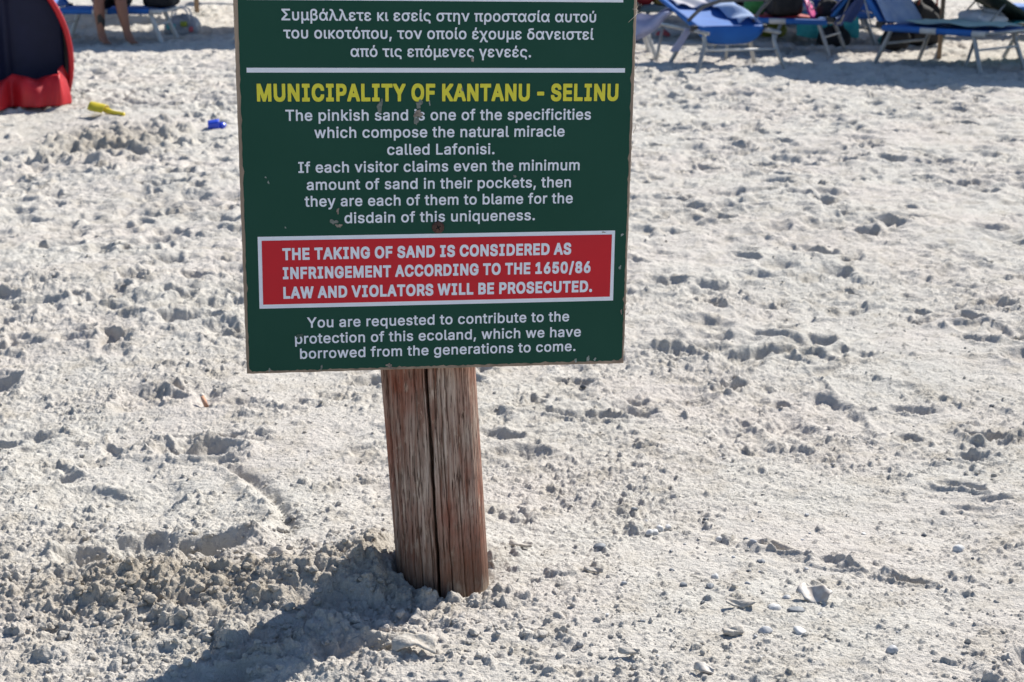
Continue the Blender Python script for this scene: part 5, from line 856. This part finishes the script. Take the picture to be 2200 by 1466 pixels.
def lounger(x, y, rz, label, seat=1.25, back=0.75, bang=60, sling='sling', frame='alu', arch=False, has_seat=True, droop=False, railback=0.10, w=0.62, z0=0.345, endbar=True, lr=0.021, splay=0.03):
    o = empty('sun_lounger', (x, y, gz(x, y) - 0.012), rz, label, 'sun lounger', 'sun loungers on the beach')
    fm = M[frame]; h = w / 2
    for s in (-1, 1):
        t = MB(); t.tube([(s * h, railback, z0), (s * h, -seat, z0)], 0.017, 8); t.build('side_rail', fm, o)
    if endbar:
        t = MB(); t.tube([(-h, -seat, z0), (h, -seat, z0)], 0.015, 8); t.build('end_bar', fm, o)
    # legs: bent tubes, splayed
    yl = [(-seat + 0.12, -0.10), (-seat + 0.30 if seat > 0.7 else 0.28, 0.12)] if not has_seat else [(-seat + 0.16, -0.12), (-0.12, 0.14)]
    for (yy, dy) in yl:
        for s in (-1, 1):
            t = MB(); t.tube(smooth_path([(s * (h - 0.005), yy, z0 - 0.018), (s * (h + 0.0), yy + dy * 0.3, z0 - 0.12), (s * (h + splay), yy + dy, 0.0), (s * (h + splay * 1.1), yy + dy * 1.08, -0.04)], 4), lr, 8); t.build('leg', fm, o)
        t = MB(); t.tube([(-h - 0.01, yy + dy * 0.5, z0 - 0.15), (h + 0.01, yy + dy * 0.5, z0 - 0.15)], 0.011, 8); t.build('stretcher', M['frame'], o)
    if railback > 0.5:
        for s in (-1, 1):
            t = MB(); t.tube([(s * h, railback - 0.1, z0 - 0.02), (s * (h + .02), railback, 0.0), (s * (h + .02), railback, -0.04)], 0.0165, 8); t.build('leg', fm, o)
    if has_seat:
        def sf(u, v):
            b = (v - 0.5) * 2; return Vector((b * (h + 0.012), -seat + 0.03 + (seat - 0.03) * u, z0 + 0.022 - 0.040 * (1 - b * b) * math.sin(math.pi * min(1, u * 0.9 + 0.05))))
        t = MB(); t.grid(sf, 16, 9)
        for s in (-1, 1):   # the sling wraps round the rails
            t.grid(lambda u, v, s=s: Vector((s * (h + 0.012 + 0.012 * math.sin(v * math.pi)), -seat + 0.03 + (seat - 0.06) * u, z0 + 0.022 - 0.055 * v)), 3, 5)
        t.build('seat_sling', M[sling], o, solid=0.004)
        for s in (-1, 1):
            for y0, y1 in ((-seat + 0.02, -seat + 0.16), (-0.62, -0.45)):
                t = MB(); t.grid(lambda u, v, s=s, y0=y0, y1=y1: Vector((s * (h + 0.020 + 0.012 * math.sin(v * math.pi)), y0 + (y1 - y0) * u, z0 + 0.020 - 0.055 * v)), 3, 5); t.build('rail_patch', M['frame'], o, solid=0.003)
    ca, sa = math.cos(R(bang)), math.sin(R(bang))
    bw = h - 0.02
    def bf(t_): return Vector((0, t_ * ca, z0 + 0.03 + t_ * sa))
    pts = [bf(0) + Vector((-bw, 0, 0)), bf(back * 0.9) + Vector((-bw, 0, 0)), bf(back) + Vector((-bw + 0.09, 0, 0)), bf(back) + Vector((bw - 0.09, 0, 0)), bf(back * 0.9) + Vector((bw, 0, 0)), bf(0) + Vector((bw, 0, 0))]
    bk = empty('backrest'); bpy.data.objects.remove(bk)
    def bs(u, v):
        b = (v - 0.5) * 2; p = bf(back * u); sag = 0.030 * (1 - b * b) * math.sin(math.pi * u)
        return p + Vector((b * (bw + 0.016), sa * sag, -ca * sag))
    t = MB(); t.grid(bs, 14, 9)
    bk = t.build('backrest', M[sling], o, solid=0.004)
    t = MB(); t.tube(pts, 0.014, 8); t.build('backrest_frame', fm, bk)
    for s in (-1, 1):
        t = MB(); t.tube([bf(back * 0.02) + Vector((s * bw, 0, 0)), bf(back * 0.88) + Vector((s * bw, 0, 0))], 0.024, 8); t.build('sling_sleeve', M[sling], bk)
    for s in (-1, 1):
        t = MB(); t.box((s * (h - 0.002), 0.0, z0 + 0.022), (0.045, 0.085, 0.055)); t.build('hinge', M['black'], o, smooth=False, bevel=0.008)
        if bang > 20:
            t = MB(); t.tube([bf(back * 0.5) + Vector((s * bw, 0, 0)), (s * h, min(railback, back * 0.5 * ca + 0.22), z0)], 0.009, 6); t.build('strut', fm, bk)
    if droop:
        def df(u, v):
            b = (v - 0.5) * 2; d = (0.06 + 0.11 * (1 - b ** 4)) * u
            return Vector((b * (h - 0.02), -0.02 - 0.02 * math.sin(u * 3), z0 + 0.045 - d))
        t = MB(); t.grid(df, 8, 11); t.build('sling_fold', M[sling], o, solid=0.004)
    if arch:
        t = MB(); t.tube(smooth_path([(-h + 0.0, 0.16, z0 + 0.08), (-h + 0.09, 0.05, z0 + 0.20), (-h + 0.20, -0.02, z0 + 0.255), (-h + 0.27, -0.03, z0 + 0.268), (h - 0.02, -0.03, z0 + 0.275), (h + 0.03, -0.02, z0 + 0.262), (h - 0.01, 0.06, z0 + 0.18), (h - 0.06, 0.12, z0 + 0.07)], 5), 0.018, 8)
        t.build('sunshade_arch', M['tubegrey'], o)
    return o
L1 = lounger(1.98, 14.25, R(14), 'blue lounger nearest the sign, its backrest laid low under a grey tube arch', seat=0.36, back=1.15, bang=12, arch=True, has_seat=False, droop=True, railback=0.95, w=0.68, frame='alu', endbar=False, splay=0.09)
L2 = lounger(3.72, 14.95, R(42), 'blue lounger in front of all others, backrest raised and a pale towel over it', seat=1.15, back=0.82, bang=52, w=0.68)
L3 = lounger(4.97, 15.15, R(100), 'dark green lounger at the right edge of the row, backrest raised halfway', seat=1.2, back=0.85, bang=30, sling='slingg', railback=0.75, w=0.64)
L4 = lounger(3.30, 15.85, R(-115), 'blue lounger behind the arched one with bags lying on its seat', seat=1.25, back=0.75, bang=55)
L5 = lounger(0.42, 15.75, R(91), 'blue lounger mostly hidden behind the sign, its foot end poking out', seat=1.05, back=0.75, bang=40, frame='frame')
L6 = lounger(1.35, 17.35, R(93), 'grey green lounger in the shade behind the arched blue one', seat=1.25, back=0.7, bang=50, sling='slingt', frame='tubegrey')
L7 = lounger(-5.02, 17.45, R(88), 'blue lounger with white tube legs on which the person sits', seat=1.24, back=0.75, bang=50, frame='frame', lr=0.027)
L8 = lounger(-3.95, 24.6, R(80), 'distant lounger beside the wooden umbrella pole', seat=1.25, back=0.75, bang=35)
L9 = lounger(5.6, 18.2, R(60), 'blue lounger in the shade behind the dark green one', seat=1.25, back=0.75, bang=45)

L10 = lounger(2.20, 18.1, R(84), 'blue lounger in deep shade two rows behind the arched one', seat=1.25, back=0.78, bang=58)
L11 = lounger(3.95, 17.45, R(-84), 'blue lounger with raised back in the shade behind the foremost lounger', seat=1.2, back=0.78, bang=52)
L12 = lounger(1.55, 20.6, R(70), 'far blue lounger glimpsed above the red bag beside the sign', seat=1.25, back=0.75, bang=62)
L13 = lounger(3.15, 19.4, R(80), 'blue lounger in the third row behind the black beach bag', seat=1.25, back=0.78, bang=62)
L14 = lounger(4.55, 19.9, R(-70), 'blue lounger in the third row behind the black bag with the orange strap', seat=1.2, back=0.78, bang=60)
# ------------------------------------------------------------------ towels and bags
def cloth(name, fn, nu, nv, mat, label, cat, th=0.006, loc=None, rz=0.0, group=None):
    t = MB(); t.grid(fn, nu, nv); o = t.build(name, mat, solid=th, sub=1)
    if loc: o.location = loc
    o.rotation_euler = (0, 0, rz); return tag(o, label, cat, group)
M['towel_white'] = mat('white_towel', (0.66, 0.62, 0.62), 0.95, (0.50, 0.48, 0.56), 7, bump=0.004, bscale=60)
M['towel_pale'] = mat('pale_blue_towel', (0.50, 0.60, 0.78), 0.95, (0.34, 0.46, 0.70), 9, bump=0.004, bscale=60, trans=0.3)
M['towel_lilac'] = mat('lilac_cloth', (0.50, 0.50, 0.66), 0.9, (0.33, 0.37, 0.55), 8, bump=0.004, bscale=40, trans=0.25)
M['towel_mint'] = mat('mint_towel', (0.46, 0.60, 0.54), 0.95, (0.36, 0.50, 0.48), 9, bump=0.004, bscale=60)
M['towel_teal'] = mat('turquoise_towel', (0.03, 0.33, 0.35), 0.95, (0.08, 0.45, 0.44), 12, bump=0.004, bscale=60)
M['bagblack'] = mat('black_cloth', (0.010, 0.010, 0.012), 0.85, (0.018, 0.017, 0.018), 10, bump=0.006, bscale=20)
M['bagred'] = mat('red_cloth', (0.40, 0.012, 0.018), 0.7, (0.30, 0.01, 0.014), 9, bump=0.006, bscale=18)
M['mustard'] = mat('mustard_cloth', (0.28, 0.18, 0.045), 0.9, (0.22, 0.14, 0.04), 9, bump=0.006, bscale=18)
M['greyblue'] = mat('grey_blue_cloth', (0.085, 0.11, 0.20), 0.9, (0.06, 0.08, 0.16), 8, bump=0.006, bscale=15)
M['white'] = mat('white_plastic', (0.70, 0.68, 0.68), 0.5, (0.6, 0.57, 0.6), 6, bump=0.004, bscale=20)
M['lime'] = mat('lime_green_vinyl', (0.33, 0.36, 0.03), 0.45, (0.26, 0.30, 0.03), 6)
M['pink'] = mat('pink_rubber', (0.75, 0.05, 0.28), 0.5); M['orange'] = mat('orange_strap', (0.30, 0.055, 0.025), 0.7); M['grass'] = mat('green_cloth', (0.05, 0.25, 0.06), 0.8)
M['pinkred'] = mat('coral_plastic', (0.65, 0.12, 0.14), 0.5)
def on(o, p):                                                     # world point of a local point of a lounger
    c, s = math.cos(o.rotation_euler.z), math.sin(o.rotation_euler.z)
    return Vector((o.location.x + p[0] * c - p[1] * s, o.location.y + p[0] * s + p[1] * c, o.location.z + p[2]))
z1 = 0.345
ca, sa = math.cos(R(12)), math.sin(R(12))
def tw1(u, v):
    x = 0.10 + 0.22 * v + 0.02 * math.sin(u * 9); t_ = 0.02 + 1.05 * u
    return Vector((x, t_ * ca, z1 + 0.045 + t_ * sa + 0.05 * abs(math.sin(v * 3.14)) + 0.022 * math.sin(u * 17 + v * 3)))
cloth('towel', tw1, 26, 10, M['towel_pale'], 'pale blue towel bunched along the right side of the arched lounger', 'towel', 0.012, L1.location, L1.rotation_euler.z)
def tw2(u, v):
    x = -0.27 + 0.42 * v; t_ = 0.68 + 0.44 * u
    return Vector((x, t_ * ca, z1 + 0.042 + t_ * sa + 0.022 * math.sin(v * 11 + u * 5) + 0.03 * u * math.sin(v * 3.14)))
cloth('towel', tw2, 18, 18, M['towel_white'], 'white towel crumpled at the far end of the arched lounger', 'towel', 0.012, L1.location, L1.rotation_euler.z)
def tw3(u, v):
    p = Vector((-0.34 - 0.50 * u, 0.62 + 0.16 * u + 0.06 * math.sin(v * 8), z1 + 0.16 - 0.10 * u - 0.34 * u * u * v * 0.8 - 0.05 * v))
    p.z -= 0.13 * math.sin(u * 3.1) * v; p.x += 0.03 * math.sin(v * 9 + u * 4); p.z += 0.02 * math.sin(u * 13)
    return p
cloth('towel', tw3, 22, 14, M['towel_lilac'], 'lilac white cloth hanging off the left side of the arched lounger', 'towel', 0.006, L1.location, L1.rotation_euler.z)
def tw4(u, v):
    return Vector((-0.36 - 0.14 * u + (v - 0.5) * (0.075 + 0.03 * u) , 0.06 + 0.03 * v, z1 + 0.02 - 0.21 * u + 0.01 * math.sin(v * 12)))
cloth('strap', tw4, 10, 8, M['towel_lilac'], 'pale cloth strap dangling from the left hinge of the arched lounger', 'strap', 0.006, L1.location, L1.rotation_euler.z)
cb, sb = math.cos(R(52)), math.sin(R(52))
def tw5(u, v):
    x = -0.29 + 0.61 * v + 0.015 * math.sin(u * 6); t_ = 0.0 + 0.86 * u
    off = 0.030 + 0.012 * math.sin(v * 10 + u * 4)
    return Vector((x, t_ * cb - sb * off, z1 + 0.03 + t_ * sb + cb * off - 0.03 * (1 - u) * math.sin(v * 3.14)))
cloth('towel', tw5, 24, 16, M['towel_pale'], 'pale blue towel draped over the raised backrest of the foremost lounger', 'towel', 0.006, L2.location, L2.rotation_euler.z)
M['towel_navy'] = mat('navy_towel', (0.014, 0.045, 0.20), 0.95, (0.010, 0.032, 0.15), 9, bump=0.004, bscale=60)
cd, sd = math.cos(R(55)), math.sin(R(55))
def tw8(u, v):
    x = -0.34 + 0.68 * v + 0.02 * math.sin(u * 7); t_ = 0.80 - 0.75 * abs(u - 0.5) * 2; sg = 1 if u < 0.5 else -1
    off = 0.03 * sg + 0.02 * math.sin(v * 9 + u * 11)
    return Vector((x, t_ * cd - sd * off, z1 + 0.03 + t_ * sd + cd * off - (0.18 * (u - 0.5) if u > 0.5 else 0)))
cloth('towel', tw8, 30, 16, M['towel_navy'], 'dark blue towel hung over the raised backrest of the bag laden lounger', 'towel', 0.008, L4.location, L4.rotation_euler.z)
def tw10(u, v):
    return Vector((-0.33 - 0.05 * math.sin(u * 2) - 0.02 * math.sin(v * 12), -1.05 + 0.95 * v, z1 + 0.045 - 0.22 * u - 0.05 * math.sin(v * 7 + 1) * u))
cloth('towel', tw10, 12, 22, M['towel_navy'], 'dark blue towel hanging off the side of the third row lounger behind the black bag', 'towel', 0.008, L13.location, L13.rotation_euler.z)
def tw9(u, v):
    return Vector((0.30 + 0.06 * math.sin(u * 2) + 0.02 * math.sin(v * 14), -0.9 + 0.7 * v, z1 + 0.04 - 0.26 * u + 0.02 * math.sin(v * 9 + 2)))
cloth('towel', tw9, 12, 20, M['towel_teal'], 'turquoise towel hanging off the side of the shaded lounger behind the foremost one', 'towel', 0.008, L11.location, L11.rotation_euler.z)
def tw6(u, v):
    return Vector((-0.05 + 0.38 * v, -1.10 + 1.05 * u, z1 + 0.040 + 0.012 * math.sin(u * 14 + v * 5) + 0.01 * v))
cloth('towel', tw6, 24, 10, M['towel_mint'], 'mint green towel spread on the seat of the foremost lounger', 'towel', 0.008, L2.location, L2.rotation_euler.z)
def tw7(u, v):
    return Vector((-0.30 + 0.6 * v, 0.02 + 0.78 * u, z1 + 0.030 + 0.03 * math.sin(u * 7 + v * 3) ** 2))
cloth('towel', tw7, 20, 12, M['towel_teal'], 'turquoise towel lying under the raised back of the dark green lounger', 'towel', 0.012, L3.location, L3.rotation_euler.z)
def bag(name, loc, d, mat, label, cat, seed, handle=None, rz=0.0, flatb=0.55):
    rr = random.Random(seed); ph = [rr.uniform(0, 6.28) for _ in range(4)]
    o = empty(name, loc, rz, label, cat)
    def shape(u, v):
        th = 2 * math.pi * u; fz = -1 + 2 * v; n_ = 0.45
        cs, sn = math.cos(th), math.sin(th)
        x = math.copysign(abs(cs) ** n_, cs); y = math.copysign(abs(sn) ** n_, sn)
        pin = (1 - abs(fz) ** 5) ** 0.5 if fz < 0 else (1 - abs(fz) ** 3.2) ** 0.55 * (1 - 0.22 * fz)
        fold = 0.07 * math.sin(5 * th + ph[0] + 2.5 * fz) + 0.05 * math.sin(9 * th + ph[1] - 3 * fz) + 0.035 * math.sin(17 * th + 5 * fz + ph[2])
        k = pin * (1 + fold * (0.35 + 0.65 * v))
        zt = v * (1 + 0.10 * math.sin(2 * th + ph[3]) + 0.06 * math.sin(3 * th + ph[1])) - 0.10 * max(0.0, v - 0.8) * 5 * (1 - abs(cs))
        return Vector((d[0] / 2 * x * k, d[1] / 2 * y * k, d[2] * zt))
    t = MB(); t.grid(shape, 49, 15); t.build('bag_body', mat, o)
    if handle:
        for s in (-1, 1):
            t = MB(); t.tube(smooth_path([(-d[0] * 0.28, s * d[1] * 0.3, d[2] * 0.85), (-d[0] * 0.15, s * d[1] * 0.38, d[2] * 1.35), (d[0] * 0.15, s * d[1] * 0.38, d[2] * 1.35), (d[0] * 0.28, s * d[1] * 0.3, d[2] * 0.85)], 5), 0.010, 6); t.build('handle', handle, o)
    return o
zs = 0.345 + 0.015
bag('beach_bag', on(L4, (0.0, -0.58, zs)), (0.66, 0.34, 0.34), M['bagblack'], 'black beach bag with red handles on the lounger behind the arched one', 'bag', 1, M['bagred'], R(90))
cloth('towel', lambda u, v: Vector((-0.30 + 0.60 * v, -0.98 + 0.75 * u, 0.372 + 0.012 * math.sin(u * 12 + v * 5))), 20, 14, M['bagred'], 'dark red towel under the black beach bag on the shaded blue lounger', 'towel', 0.01, L4.location, L4.rotation_euler.z)
bag('beach_bag', on(L4, (-0.05, -0.12, zs)), (0.3, 0.22, 0.2), M['bagblack'], 'small dark bag against the raised backrest of the bag laden blue lounger', 'bag', 2, None, R(80))
bag('folded_cloth', on(L4, (0.0, -0.88, zs)), (0.20, 0.22, 0.22), M['grass'], 'green folded cloth beside the black beach bag', 'cloth', 5)
bag('beach_bag', on(L6, (0.0, -0.04, zs)), (0.34, 0.28, 0.26), M['bagred'], 'round red bag on the shaded lounger next to the edge of the sign', 'bag', 3, None)
bag('cushion', on(L6, (0.0, -0.36, zs)), (0.30, 0.25, 0.17), M['mustard'], 'mustard yellow cushion beside the red bag on the shaded lounger', 'cushion', 4)
bag('rolled_towel', on(L6, (0.0, -1.15, zs)), (0.3, 0.3, 0.24), M['bagblack'], 'black rolled towel at the foot of the shaded lounger behind the arch', 'towel', 21)
bag('blanket', on(L6, (0.0, -0.92, zs)), (0.70, 0.45, 0.34), M['greyblue'], 'grey blue blanket heaped on the shaded lounger behind the arch', 'blanket', 6, None, R(90))
bag('beach_bag', (4.28, 16.4, gz(4.28, 16.4)), (0.42, 0.35, 0.50), M['bagblack'], 'black bag with an orange strap between the two right hand loungers', 'bag', 7, M['orange'], R(20))
bag('pillow', on(L3, (0.02, 0.44, zs + 0.0)), (0.50, 0.34, 0.15), M['white'], 'white pillow lying under the raised back of the dark green lounger', 'pillow', 8, None, R(100))
gx, gy = 3.05, 18.1
bag('beach_bag', (2.98, 17.9, gz(2.98, 17.9)), (0.30, 0.24, 0.24), M['lime'], 'lime green bag standing on the sand under the shaded loungers', 'bag', 9)
bag('beach_bag', (3.50, 17.0, gz(3.50, 17.0)), (0.34, 0.24, 0.22), M['bagblack'], 'black bag on the sand below the bag laden blue lounger', 'bag', 10, M['bagblack'])
bag('beach_bag', (3.93, 16.0, gz(3.93, 16.0)), (0.26, 0.24, 0.24), M['bagblack'], 'black rucksack on the sand behind the foremost lounger', 'bag', 11, M['bagblack'])
bag('folded_cloth', (4.25, 17.2, gz(4.25, 17.2)), (0.4, 0.3, 0.14), M['towel_teal'], 'turquoise cloth heap on the sand beneath the foremost lounger', 'cloth', 12)
bag('toy_boat', (1.70, 17.6, gz(1.70, 17.6)), (0.16, 0.12, 0.09), M['pinkred'], 'coral pink toy on the sunny sand under the lilac cloth', 'toy', 13)
ff = empty('flip_flop', on(L4, (0.16, -0.26, zs + 0.10)), R(40), 'pink flip flop leaning on the bags of the shaded blue lounger', 'flip flop'); ff.rotation_euler = (R(50), R(20), R(40))
t = MB(); t.grid(lambda u, v: Vector(((v - 0.5) * (0.085 + 0.03 * math.sin(u * 4)), (u - 0.5) * 0.25, 0.01 * math.sin(u * 3))), 12, 5); t.build('sole', M['pink'], ff, solid=0.016)
t = MB(); t.tube(smooth_path([(-0.04, -0.02, 0.01), (-0.015, 0.04, 0.05), (0, 0.08, 0.012), (0.015, 0.04, 0.05), (0.04, -0.02, 0.01)], 4), 0.006, 6); t.build('strap', M['white'], ff)
bag('beach_bag', on(L7, (0.05, -1.12, zs)), (0.42, 0.34, 0.22), M['bagblack'], 'black bag on the foot end of the lounger with the seated person', 'bag', 14, M['bagblack'], R(85))
pb = bag('plastic_bag', (-3.86, 18.3, gz(-3.86, 18.3)), (0.40, 0.26, 0.24), mat('thin_white_plastic', (0.36, 0.36, 0.38), 0.45, (0.24, 0.25, 0.28), 14, bump=0.01, bscale=25), 'white printed plastic bag on the sand behind the white lounger leg', 'bag', 15, M['white'])
for i, (dx, dz, w_, c) in enumerate([(-0.10, 0.13, 0.10, M['towel_teal']), (0.05, 0.16, 0.08, M['lime']), (0.13, 0.10, 0.05, M['pinkred'])]):
    t = MB(); t.grid(lambda u, v: Vector((dx + (u - .5) * w_, -0.135 - 0.012 * math.cos((u - .5) * 3), dz + (v - .5) * 0.06)), 6, 4); t.build('printed_patch', c, pb, solid=0.002)

# ------------------------------------------------------------------ person seated on the left lounger
M['skin'] = mat('tanned_skin', (0.30, 0.135, 0.085), 0.5, (0.26, 0.115, 0.07), 6, spec=0.4)
M['shorts'] = mat('dark_swim_shorts', (0.012, 0.012, 0.016), 0.8); M['hair'] = mat('dark_brown_hair', (0.02, 0.012, 0.008), 0.6, bump=0.004, bscale=60)
per = empty('person', (-4.36, 17.05, gz(-4.36, 17.0) - 0.008), R(8), 'tanned person in dark shorts sitting on the blue lounger, bare feet in the sand', 'person')
def skin_body():
    V = []; E = []; Rr = []
    def v(p, r_, par=None):
        V.append(p); Rr.append(r_)
        if par is not None: E.append((par, len(V) - 1))
        return len(V) - 1
    pel = v((0, 0.34, 0.46), (0.15, 0.12)); ab = v((0, 0.33, 0.60), (0.135, 0.10), pel); ch = v((0, 0.30, 0.80), (0.155, 0.11), ab); nb = v((0, 0.30, 0.95), (0.075, 0.065), ch)
    nk = v((0, 0.28, 1.02), (0.055, 0.055), nb); hd = v((0, 0.27, 1.10), (0.07, 0.085), nk); ht = v((0, 0.28, 1.20), (0.075, 0.09), hd); v((0, 0.285, 1.25), (0.045, 0.055), ht)
    for s in (-1, 1):
        hip = v((s * 0.095, 0.30, 0.45), (0.090, 0.085), pel)
        mid_ = v((s * 0.115, 0.12, 0.47), (0.076, 0.076), hip)
        kx_ = s * 0.115
        kn = v((kx_, -0.10, 0.47), (0.066, 0.068), mid_)
        lean = 0.0 if s < 0 else 0.05
        cf = v((kx_ + lean * 0.3 + 0.005, -0.13, 0.33), (0.066, 0.072), kn)
        lo = v((kx_ + lean * 0.7 + 0.01, -0.14, 0.18), (0.048, 0.052), cf)
        an = v((kx_ + lean + 0.012, -0.14, 0.075), (0.040, 0.044), lo)
        fo = v((kx_ + lean + 0.045, -0.20, 0.040), (0.046, 0.030), an)
        v((kx_ + lean + 0.080, -0.275, 0.022), (0.040, 0.016), fo)
        v((kx_ + lean + 0.0, -0.095, 0.030), (0.028, 0.026), an)
        sh_ = v((s * 0.175, 0.30, 0.91), (0.058, 0.055), ch)
        el = v((s * 0.235, 0.22, 0.66), (0.040, 0.042), sh_)
        wr = v((s * 0.165, 0.03, 0.56), (0.026, 0.028), el)
        v((s * 0.14, -0.04, 0.550), (0.038, 0.020), wr)
    me = bpy.data.meshes.new('body'); me.from_pydata(V, E, []); me.update()
    o = bpy.data.objects.new('person_body', me); COL.objects.link(o)
    m = o.modifiers.new('skin', 'SKIN'); m.use_smooth_shade = True
    sv = me.skin_vertices[0].data
    for i, r_ in enumerate(Rr): sv[i].radius = r_; sv[i].use_root = (i == 0)
    sb_ = o.modifiers.new('sub', 'SUBSURF'); sb_.levels = 2; sb_.render_levels = 2
    dg = bpy.context.evaluated_depsgraph_get(); out_ = bpy.data.meshes.new_from_object(o.evaluated_get(dg))
    bpy.data.objects.remove(o); out_.materials.clear(); out_.materials.append(M['skin'])
    for p in out_.polygons: p.use_smooth = True
    return out_
body = bpy.data.objects.new('body', skin_body()); link(body, per)
for s in (-1, 1):
    for k in range(5):
        x0 = s * 0.14 + (k - 2) * 0.015 * s; t = MB(); L_ = (0.05, 0.075, 0.08, 0.075, 0.06)[k]
        t.tube([(x0, -0.055, 0.552), (x0 + s * (0.02 if k == 0 else 0.0), -0.06 - L_ * 0.55, 0.553), (x0 + s * (0.03 if k == 0 else 0), -0.06 - L_, 0.535)], [0.009, 0.008, 0.006], 8); t.build('finger', M['skin'], per)
    for k in range(5):
        fx_ = s * 0.115 + (0.05 if s > 0 else 0) + 0.088 + (k - 2) * 0.017 * s
        t = MB(); t.tube([(fx_ - 0.008, -0.275, 0.022), (fx_, -0.315 + 0.006 * abs(k - (1 if s < 0 else 1)), 0.016)], [0.011, 0.009], 8); t.build('toe', M['skin'], per)
    t = MB(); t.tube([(s * 0.09, 0.33, 0.46), (s * 0.115, 0.10, 0.472), (s * 0.117, 0.0, 0.475)], [0.118, 0.096, 0.088], 16); t.build('shorts_leg', M['shorts'], per)
t = MB(); t.ball((0, 0.34, 0.49), (0.18, 0.15, 0.12), 18, 12); t.build('shorts_waist', M['shorts'], per)
t = MB(); t.ball((0, 0.305, 1.20), (0.098, 0.108, 0.098), 18, 12, lambda p: 1 + 0.03 * math.sin(9 * p.x) if p.y > -0.35 or p.z > 0.45 else 0.8); t.build('hair', M['hair'], per)
t = MB(); t.tube([(0, 0.195, 1.14), (0, 0.165, 1.115), (0, 0.185, 1.105)], [0.008, 0.014, 0.010], 8); t.build('nose', M['skin'], per)
for s in (-1, 1):
    t = MB(); t.ball((s * 0.032, 0.192, 1.142), (0.013, 0.008, 0.009), 10, 8); t.build('eye', M['white'], per)
    t = MB(); t.ball((s * 0.082, 0.28, 1.125), (0.012, 0.022, 0.032), 10, 8); t.build('ear', M['skin'], per)
t = MB(); t.ball((0, 0.190, 1.080), (0.024, 0.008, 0.007), 10, 8); t.build('mouth', mat('lips', (0.28, 0.07, 0.06), 0.5), per)
t = MB()
def tat(u, v):
    a = -1.9 + 1.5 * u; z = 0.20 + 0.09 * v + 0.03 * math.sin(u * 5)
    k = np.interp(z, [0.18, 0.33], [0.050, 0.068]) + 0.004
    return Vector((-0.108 + k * math.cos(a), -0.137 + k * math.sin(a), z))
t.grid(tat, 10, 8); t.build('tattoo', mat('ink', (0.03, 0.03, 0.028), 0.6), per, solid=0.0)

# ------------------------------------------------------------------ umbrellas that shade the loungers
M['pole'] = mat('umbrella_pole_wood', (0.26, 0.185, 0.125), 0.8, (0.17, 0.115, 0.075), 30, stretch=(1, 1, .1)); M['canvas'] = mat('sun_umbrella_canvas', (0.50, 0.46, 0.38), 0.9, (0.42, 0.38, 0.31), 6)
def umbrella(x, y, rad, h, label):
    o = empty('beach_umbrella', (x, y, gz(x, y)), random.Random(int(x * 10)).random(), label, 'umbrella', 'beach umbrellas over the loungers')
    t = MB(); t.tube([(0, 0, -0.3), (0, 0, h + 0.42)], 0.022 if rad < 1 else 0.036, 12); t.build('pole', M['pole'], o)
    def cf(u, v):
        a = 2 * math.pi * u; k = 1 - 0.035 * abs(math.sin(4 * a)) * v; return Vector((rad * v * k * math.cos(a), rad * v * k * math.sin(a), h + 0.42 - 0.46 * v - 0.04 * v * abs(math.sin(4 * a))))
    t = MB(); t.grid(cf, 49, 8)
    t.grid(lambda u, v: cf(u, 1) + Vector((0, 0, -0.14 * v)), 49, 3)
    t.build('canopy', M['canvas'], o, solid=0.006, smooth=False)
    for k in range(8):
        a = 2 * math.pi * k / 8
        t = MB(); t.tube([(0.03 * math.cos(a), 0.03 * math.sin(a), h + 0.385), (rad * math.cos(a), rad * math.sin(a), h - 0.055)], 0.008, 6); t.build('rib', M['pole'], o)
    return o
umbrella(4.20, 15.30, 0.86, 1.9, 'small beach umbrella behind the foremost lounger, its thin pole by the black bag')
umbrella(5.63, 15.87, 1.3, 2.45, 'beach umbrella over the dark green lounger')
umbrella(6.80, 16.0, 1.12, 2.45, 'beach umbrella beyond the dark green lounger')
umbrella(4.62, 19.10, 1.45, 2.15, 'beach umbrella behind the lounger laden with bags')
umbrella(3.9, 22.4, 1.5, 2.15, 'beach umbrella in the far row behind the lounger laden with bags')
umbrella(-2.45, 19.35, 1.55, 2.15, 'beach umbrella standing hidden behind the sign')
umbrella(-4.47, 22.25, 1.45, 2.15, 'beach umbrella whose wooden pole stands behind the black bag')
umbrella(2.85, 20.4, 1.5, 2.15, 'beach umbrella behind the shaded lounger and the arch')
umbrella(-5.0, 20.2, 1.5, 2.15, 'beach umbrella standing behind the tent')
